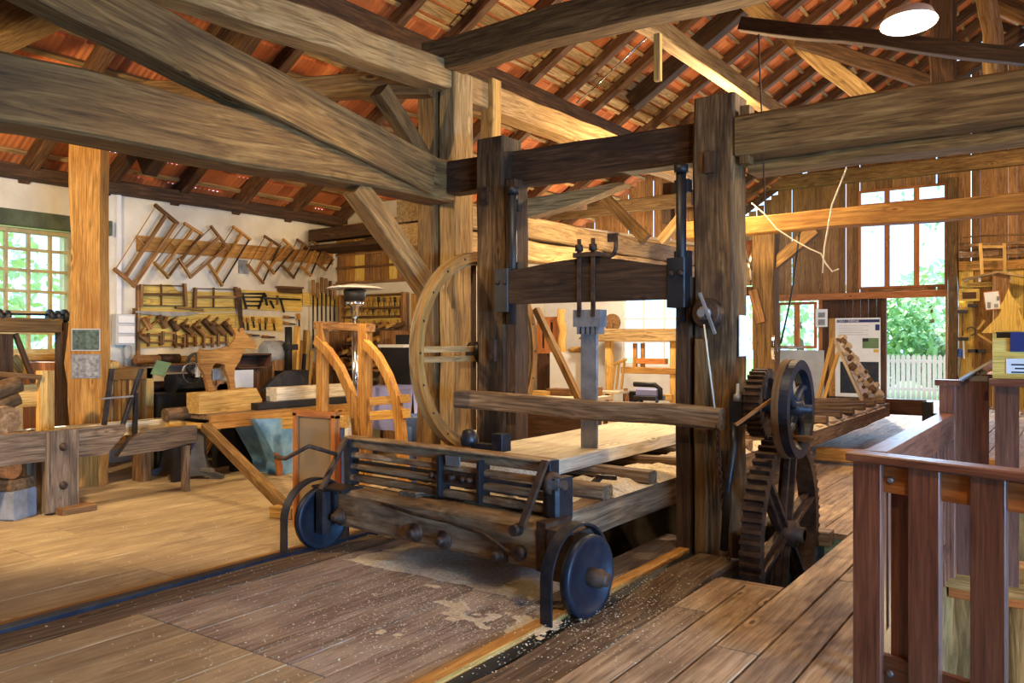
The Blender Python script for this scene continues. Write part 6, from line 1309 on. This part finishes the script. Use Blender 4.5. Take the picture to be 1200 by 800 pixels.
mb = MB(); mb.prism([(P0.x, zm), (P0.x + .12, P0.z), (P1.x, P0.z), (P1.x, P1.z), (P0.x + .12, P1.z)], (1, 0, 0), (0, 0, 1), (0, Yw - .12, 0), .03); part('board', mb, 'ochre', sg)
mb = text_mb('CHARPENTERIE', (P0.x + .14, Yw - .14, P0.z + .03), (1, 0, 0), (0, 0, 1), (P1.z - P0.z) * .8, .008); part('lettering', mb, 'orange', sg)
fr = thing('wooden_frame', 'yellow wooden frame with a dark plaque under the arrow sign', 'frame', rq(1136, 352, .1))
a, b = rq(1124, 353, .1), rq(1148, 338, .1); mb = MB(); mb.bb(a.x, b.x, Yw - .1, Yw - .05, a.z, b.z); part('frame_board', mb, 'ochre', fr)
a, b = rq(1128, 350, .12), rq(1144, 342, .12); mb = MB(); mb.bb(a.x, b.x, Yw - .13, Yw - .1, a.z, b.z); part('plaque', mb, 'doorwood', fr)
nt_ = thing('framed_notice', 'white framed notice with small grey pictures hung aslant at the right', 'notice', rq(1162, 363, .5))
qq = [rq(u, v, .6) for u, v in ((1152, 342), (1171, 340), (1174, 362), (1155, 364))]; mb = MB(); mb.prism([(p.x, p.z) for p in qq], (1, 0, 0), (0, 0, 1), (0, Yw - .6, 0), .03); part('frame_board', mb, 'orange', nt_)
c_ = sum(qq, V()) / 4; mb = MB(); mb.prism([(lin(c_.x, p.x, .88), lin(c_.z, p.z, .9)) for p in qq], (1, 0, 0), (0, 0, 1), (0, Yw - .62, 0), .02); part('sheet', mb, 'paper', nt_)
for (u0, v0, u1, v1) in ((1157, 361, 1161, 354), (1165, 360, 1170, 356), (1168, 352, 1171, 347)): a, b = rq(u0, v0, .65), rq(u1, v1, .65); mb = MB(); mb.bb(a.x, b.x, Yw - .652, Yw - .645, a.z, b.z, ch=.0005); part('picture', mb, 'greystone', nt_)
ft_ = thing('fir_cutout', 'wooden board cut in the shape of a fir tree behind the leaflet box', 'figure', rq(1182, 400, 1.2)); 
O_ = [(1182, 338), (1186, 347), (1191, 354), (1198, 360), (1193, 361), (1197, 370), (1204, 380), (1212, 390), (1150, 390), (1160, 380), (1170, 370), (1174, 362), (1170, 362), (1176, 352)]
yq_ = Yw - 1.2; mb = MB(); pts = [(P(u, v, Y=yq_).x, P(u, v, Y=yq_).z) for u, v in O_]; mb.prism(pts, (1, 0, 0), (0, 0, 1), (0, yq_, 0), .06, grain='y'); part('board', mb, 'ochre', ft_)
q_ = P(1182, 392, Y=yq_); mb = MB(); mb.beam((q_.x, yq_, 0), (q_.x, yq_, q_.z + .1), .3, .05, up=(0, 1, 0)); part('stem', mb, 'toolwood', ft_)
tools = [('hammer', 1128, 365, 1128, 393, 'T', 'iron', 'long-handled dark hammer hung left on the right tool panel'), ('hammer', 1140, 358, 1143, 382, 'T', 'iron', 'dark hammer hung high on the right tool panel'), ('axe', 1129, 397, 1130, 420, 'T', 'toolwood', 'axe with dark head hung low on the right tool panel'), ('rake', 1140, 411, 1140, 430, 'T', 'iron', 'small dark rake hung low beside the blue brush'), ('hammer', 1149, 411, 1149, 432, 'T', 'iron', 'dark hammer low on the right tool panel beside the leaflet box')]
for nm, u0, v0, u1, v1, _, m, lab in tools:
    t = thing(nm, lab, nm, rq(u1, v1, .12)); mb = MB(); mb.beam(rq(u0, v0, .12), rq(u1, v1, .12), .04, .04, up=(0, 1, 0)); part('handle', mb, 'toolwood' if m == 'iron' else 'white', t)
    mb = MB(); mb.beam(rq(u0 - 6, v0, .14), rq(u0 + 6, v0, .14), .07, .08); part('head', mb, 'iron', t)
t = thing('blue_brush', 'bright blue hand brush hung low on the right tool panel', 'brush', rq(1125, 425, .1)); mb = MB(); mb.beam(rq(1126, 409, .12), rq(1124, 418, .12), .12, .05, up=(0, 1, 0), ch=.03); part('head', mb, 'blueplastic', t)
mb = MB(); mb.beam(rq(1124, 418, .12), rq(1123, 440, .12), .05, .04, up=(0, 1, 0)); part('handle', mb, 'grey_steel', t)
mb = MB(); mb.beam(rq(1146, 386, .3), rq(1154, 375, .3), .05, .05); mb.beam(rq(1146, 391, .3), rq(1166, 404, .3), .05, .05); solo('forked_branch', mb, 'yellow', 'pale forked branch hung on the right tool panel', 'branch')
mb = MB(); cc = rq(1138, 388, .12); mb.ring(cc, (0, 1, 0), .11, .08, .03, 24, a0=R(-70), a1=R(180)); solo('sickle', mb, 'iron', 'curved dark sickle hung in the middle of the right tool panel', 'sickle')
# loose boards stacked on the pale floor beams
for i, (u0, u1, v, y, m) in enumerate(((690, 800, 277, 12.0, 'fresh'), (700, 800, 292, 12.6, 'ochre'))):
    a = P(u0, v, Y=y); mb = MB(); mb.beam((a.x, y - 1.5, a.z), (a.x + .9, y + 2.2, a.z + .0), .4, .05); solo('loft_board', mb, m, f'{("upper pale", "lower yellow lit")[i]} board laid on the floor beams behind the saw sash', 'board')  # ochre of the lower board carries the yellow lamp glow in its colour
# ================================================================== outside
g = MB(); g.bb(-60, 60, YG + .6, 90, -.4, -.35); g.bb(-60, XW - .5, -30, 90, -.5, -.45); gg = struct('ground_outside', g, 'grass'); gg['kind'] = 'structure'
g = MB(); g.bb(DX[0] - 1, DX[1] + 2, YG + .05, YG + 2.6, -.3, -.03); struct('ground_terrace', g, 'greywall')
fy = YG + 2.7; pf = thing('picket_fence', 'white picket fence outside the open doorway', 'fence', (-3, fy, -.1))
ft = P(1076, 415, Y=fy).z
x = P(1015, 400, Y=fy).x; k = 0
while x < P(1150, 400, Y=fy).x:
    mb = MB(); mb.prism([(x, -.1), (x + .10, -.1), (x + .10, ft - .06), (x + .05, ft), (x, ft - .06)], (1, 0, 0), (0, 0, 1), (0, fy, 0), .025, grain='y'); part('picket', mb, 'white', pf); x += .135; k += 1
mb = MB()
for z in (.2, ft - .25): mb.bb(P(1010, 400, Y=fy).x, P(1155, 400, Y=fy).x, fy + .02, fy + .06, z, z + .09)
part('fence_rail', mb, 'white', pf)
def foliage(mb, c, r, n, s, sc=(1, 1, 1)):
    for _ in range(n):
        d = V((random.gauss(0, 1), random.gauss(0, 1), random.gauss(0, 1))).normalized() * r * random.uniform(.35, 1.0) ** .5
        p = V(c) + V((d.x * sc[0], d.y * sc[1], d.z * sc[2]))
        e = V((random.gauss(0, 1), random.gauss(0, 1), random.gauss(0, 1))).normalized(); f = e.orthogonal().normalized(); k = s * random.uniform(.5, 1.3)
        mb.add([p - e * k, p + f * k * .5, p + e * k, p - f * k * .5 + e.cross(f) * k * .2], [[0, 1, 2, 3]])
def tree(x, y, h, r, lab, mat, n=1100, s=.22, trunk=True, cat='tree', nm='tree'):
    t = thing(nm, lab, cat, (x, y, -.4))
    mb = MB()
    for (dx, dy, dz, k) in ((0, 0, 0, 1), (r * .5, -.3, -r * .3, .65), (-r * .55, .2, -r * .2, .7), (.2, .3, r * .45, .7)): foliage(mb, (x + dx, y + dy, h + dz), r * k, int(n * k * k), s)
    part('foliage', mb, mat, t, kind='stuff')
    if trunk: mb = MB(); mb.tube([(x, y, -.5), (x + .1, y, h * .5), (x, y + .1, h)], .2, 8, .08); part('trunk', mb, 'bark', t)
def at(u, y): return P(u, 400, Y=y).x
tree(at(1042, 29), 29, 1.5, 1.3, 'green bush left in the open doorway beyond the picket fence', 'leaf', 700, .16, False, 'bush', 'bush')
tree(at(1105, 30), 30, 1.0, 1.0, 'low yellow green bush right in the doorway beyond the picket fence', 'leafpale', 700, .15, False, 'bush', 'bush')
tree(at(1090, 36), 36, 3.0, 1.6, 'pale tree seen through the upper part of the doorway', 'leafpale', 260, .22)
tree(at(1025, 42), 42, 9.0, 2.6, 'tall pale tree behind the left panes of the tall window', 'leafpale', 26, .16, False)
tree(at(1090, 46), 46, 8.5, 3.0, 'tall pale tree behind the right pane of the tall window', 'leafpale', 22, .16, False)
tree(at(935, 33), 33, 2.8, 2.2, 'green tree outside the low orange window', 'leafpale', 200, .2)
for i, (yy, xx, hh, rr) in enumerate(((3.6, -19, 1.6, 2.0), (6.5, -21, 1.8, 2.4), (9, -24, 2.2, 2.8))):
    tree(xx, yy, hh, rr, f'green tree outside the left workshop window, {ORD[i]} from the left', 'leafpale', 420, .22)
# ================================================================== light
wd = bpy.data.worlds.new('sky'); SC.world = wd; wd.use_nodes = True
bg = wd.node_tree.nodes['Background']; bg.inputs[0].default_value = (.42, .66, 1.0, 1); bg.inputs[1].default_value = WORLD
def lamp(p, e, col, r=.12, typ='POINT', **k):
    l = bpy.data.lights.new('lamp', typ); l.energy = e; l.color = col
    if typ in ('POINT', 'SPOT'): l.shadow_soft_size = r
    o = bpy.data.objects.new('lamp', l); C.objects.link(o); o.location = p
    for a, b in k.items(): setattr(l, a, b)
    return o
sun = lamp((0, 0, 30), SUN, (1, .95, .85), typ='SUN'); sun.data.angle = R(1)
sun.rotation_euler = V((.75, -.25, -.75)).to_track_quat('-Z', 'Y').to_euler()
WARM = (1, .74, .42); WARM2 = (1, .84, .62)
LAMPS = [((-1.1, 6.9, 4.0), 170, WARM2), ((-4.5, 9.0, 2.36), 150, WARM), ((-7.2, 13.8, 3.0), 330, WARM2), ((-1.5, 17, 5.3), 200, WARM), ((-3.6, 9.6, 4.0), 330, WARM), ((.6, 7.0, -.6), 45, (1, .75, .35))]  # first lights the pendant; the rest are unseen, mostly added to brighten the hall
for p, e, c in LAMPS: lamp(p, e * LK, c)
# unseen spots added to throw warm light down and leave the roof dim
def shade(p, to, e, c, ang=150):
    o = lamp(p, e * LK, c, .1, 'SPOT'); o.data.spot_size = R(ang); o.data.spot_blend = .35
    o.rotation_euler = (V(to) - V(p)).to_track_quat('-Z', 'Y').to_euler()
shade((-7.2, 1.6, 3.3), (-8.8, 5.8, 1.0), 640, WARM, 120)
shade((-6.2, 6.2, 2.7), (-7.8, 7.4, .5), 170, WARM, 140)
shade((-3.3, 4.3, 4.75), (-3.5, 3.9, .3), 270, WARM, 110)
shade((1.6, 8.0, 3.2), (-2.2, 6.5, .6), 330, WARM, 120)
shade((.4, 2.2, 3.4), (-1.2, 4.6, 0), 190, WARM, 120)
shade((.8, 19.2, 4.6), (-1.0, 22.8, 2.2), 420, WARM, 120)  # unseen spot added to brighten the right tool panel
# daylight from the wide opening on the right and from the doorway
a = lamp((4.6, 1.6, 1.0), 250 * DK, (.22, .52, 1), typ='AREA', shape='RECTANGLE', size=4, size_y=1.3); a.data.spread = R(75)
a.rotation_euler = (V((-3.2, 4.3, .0)) - a.location).to_track_quat('-Z', 'Y').to_euler()
a = lamp((-3.2, 22.6, 2.5), 420 * DK, (.45, .70, 1), typ='AREA', shape='RECTANGLE', size=1.6, size_y=3.5)
a.rotation_euler = (V((-2.6, 12, .0)) - a.location).to_track_quat('-Z', 'Y').to_euler()
# ceiling lamp in view
lc = V((-1.1, 6.9, 4.045)); lp = thing('pendant_lamp', 'bright round ceiling lamp glowing white at the upper right', 'lamp', lc)
tilt = V((.05, -.10, -1)).normalized()
mb = MB(); mb.lathe(lc - tilt * .26, tilt, [(.13, .05), (.15, .07), (.17, .12), (.22, .18), (.26, .20), (.265, .205), (.255, .195), (.19, .17)], 28); part('shade', mb, 'white', lp)
mb = MB(); mb.lathe(lc, tilt, [(-.012, .0), (-.012, .192), (-.002, .192), (-.002, 0)], 28); part('diffuser', mb, 'lamp', lp)
mb = MB(); mb.cyl(lc - tilt * .25, lc + V((0, 0, 2.2)), .012, 8); part('cord', mb, 'black', lp)
vs = SC.view_settings; vs.view_transform = 'Standard'; vs.look = 'None'; vs.gamma = 1; vs.use_curve_mapping = False; vs.exposure = EXPO
SC.display_settings.display_device = 'sRGB'
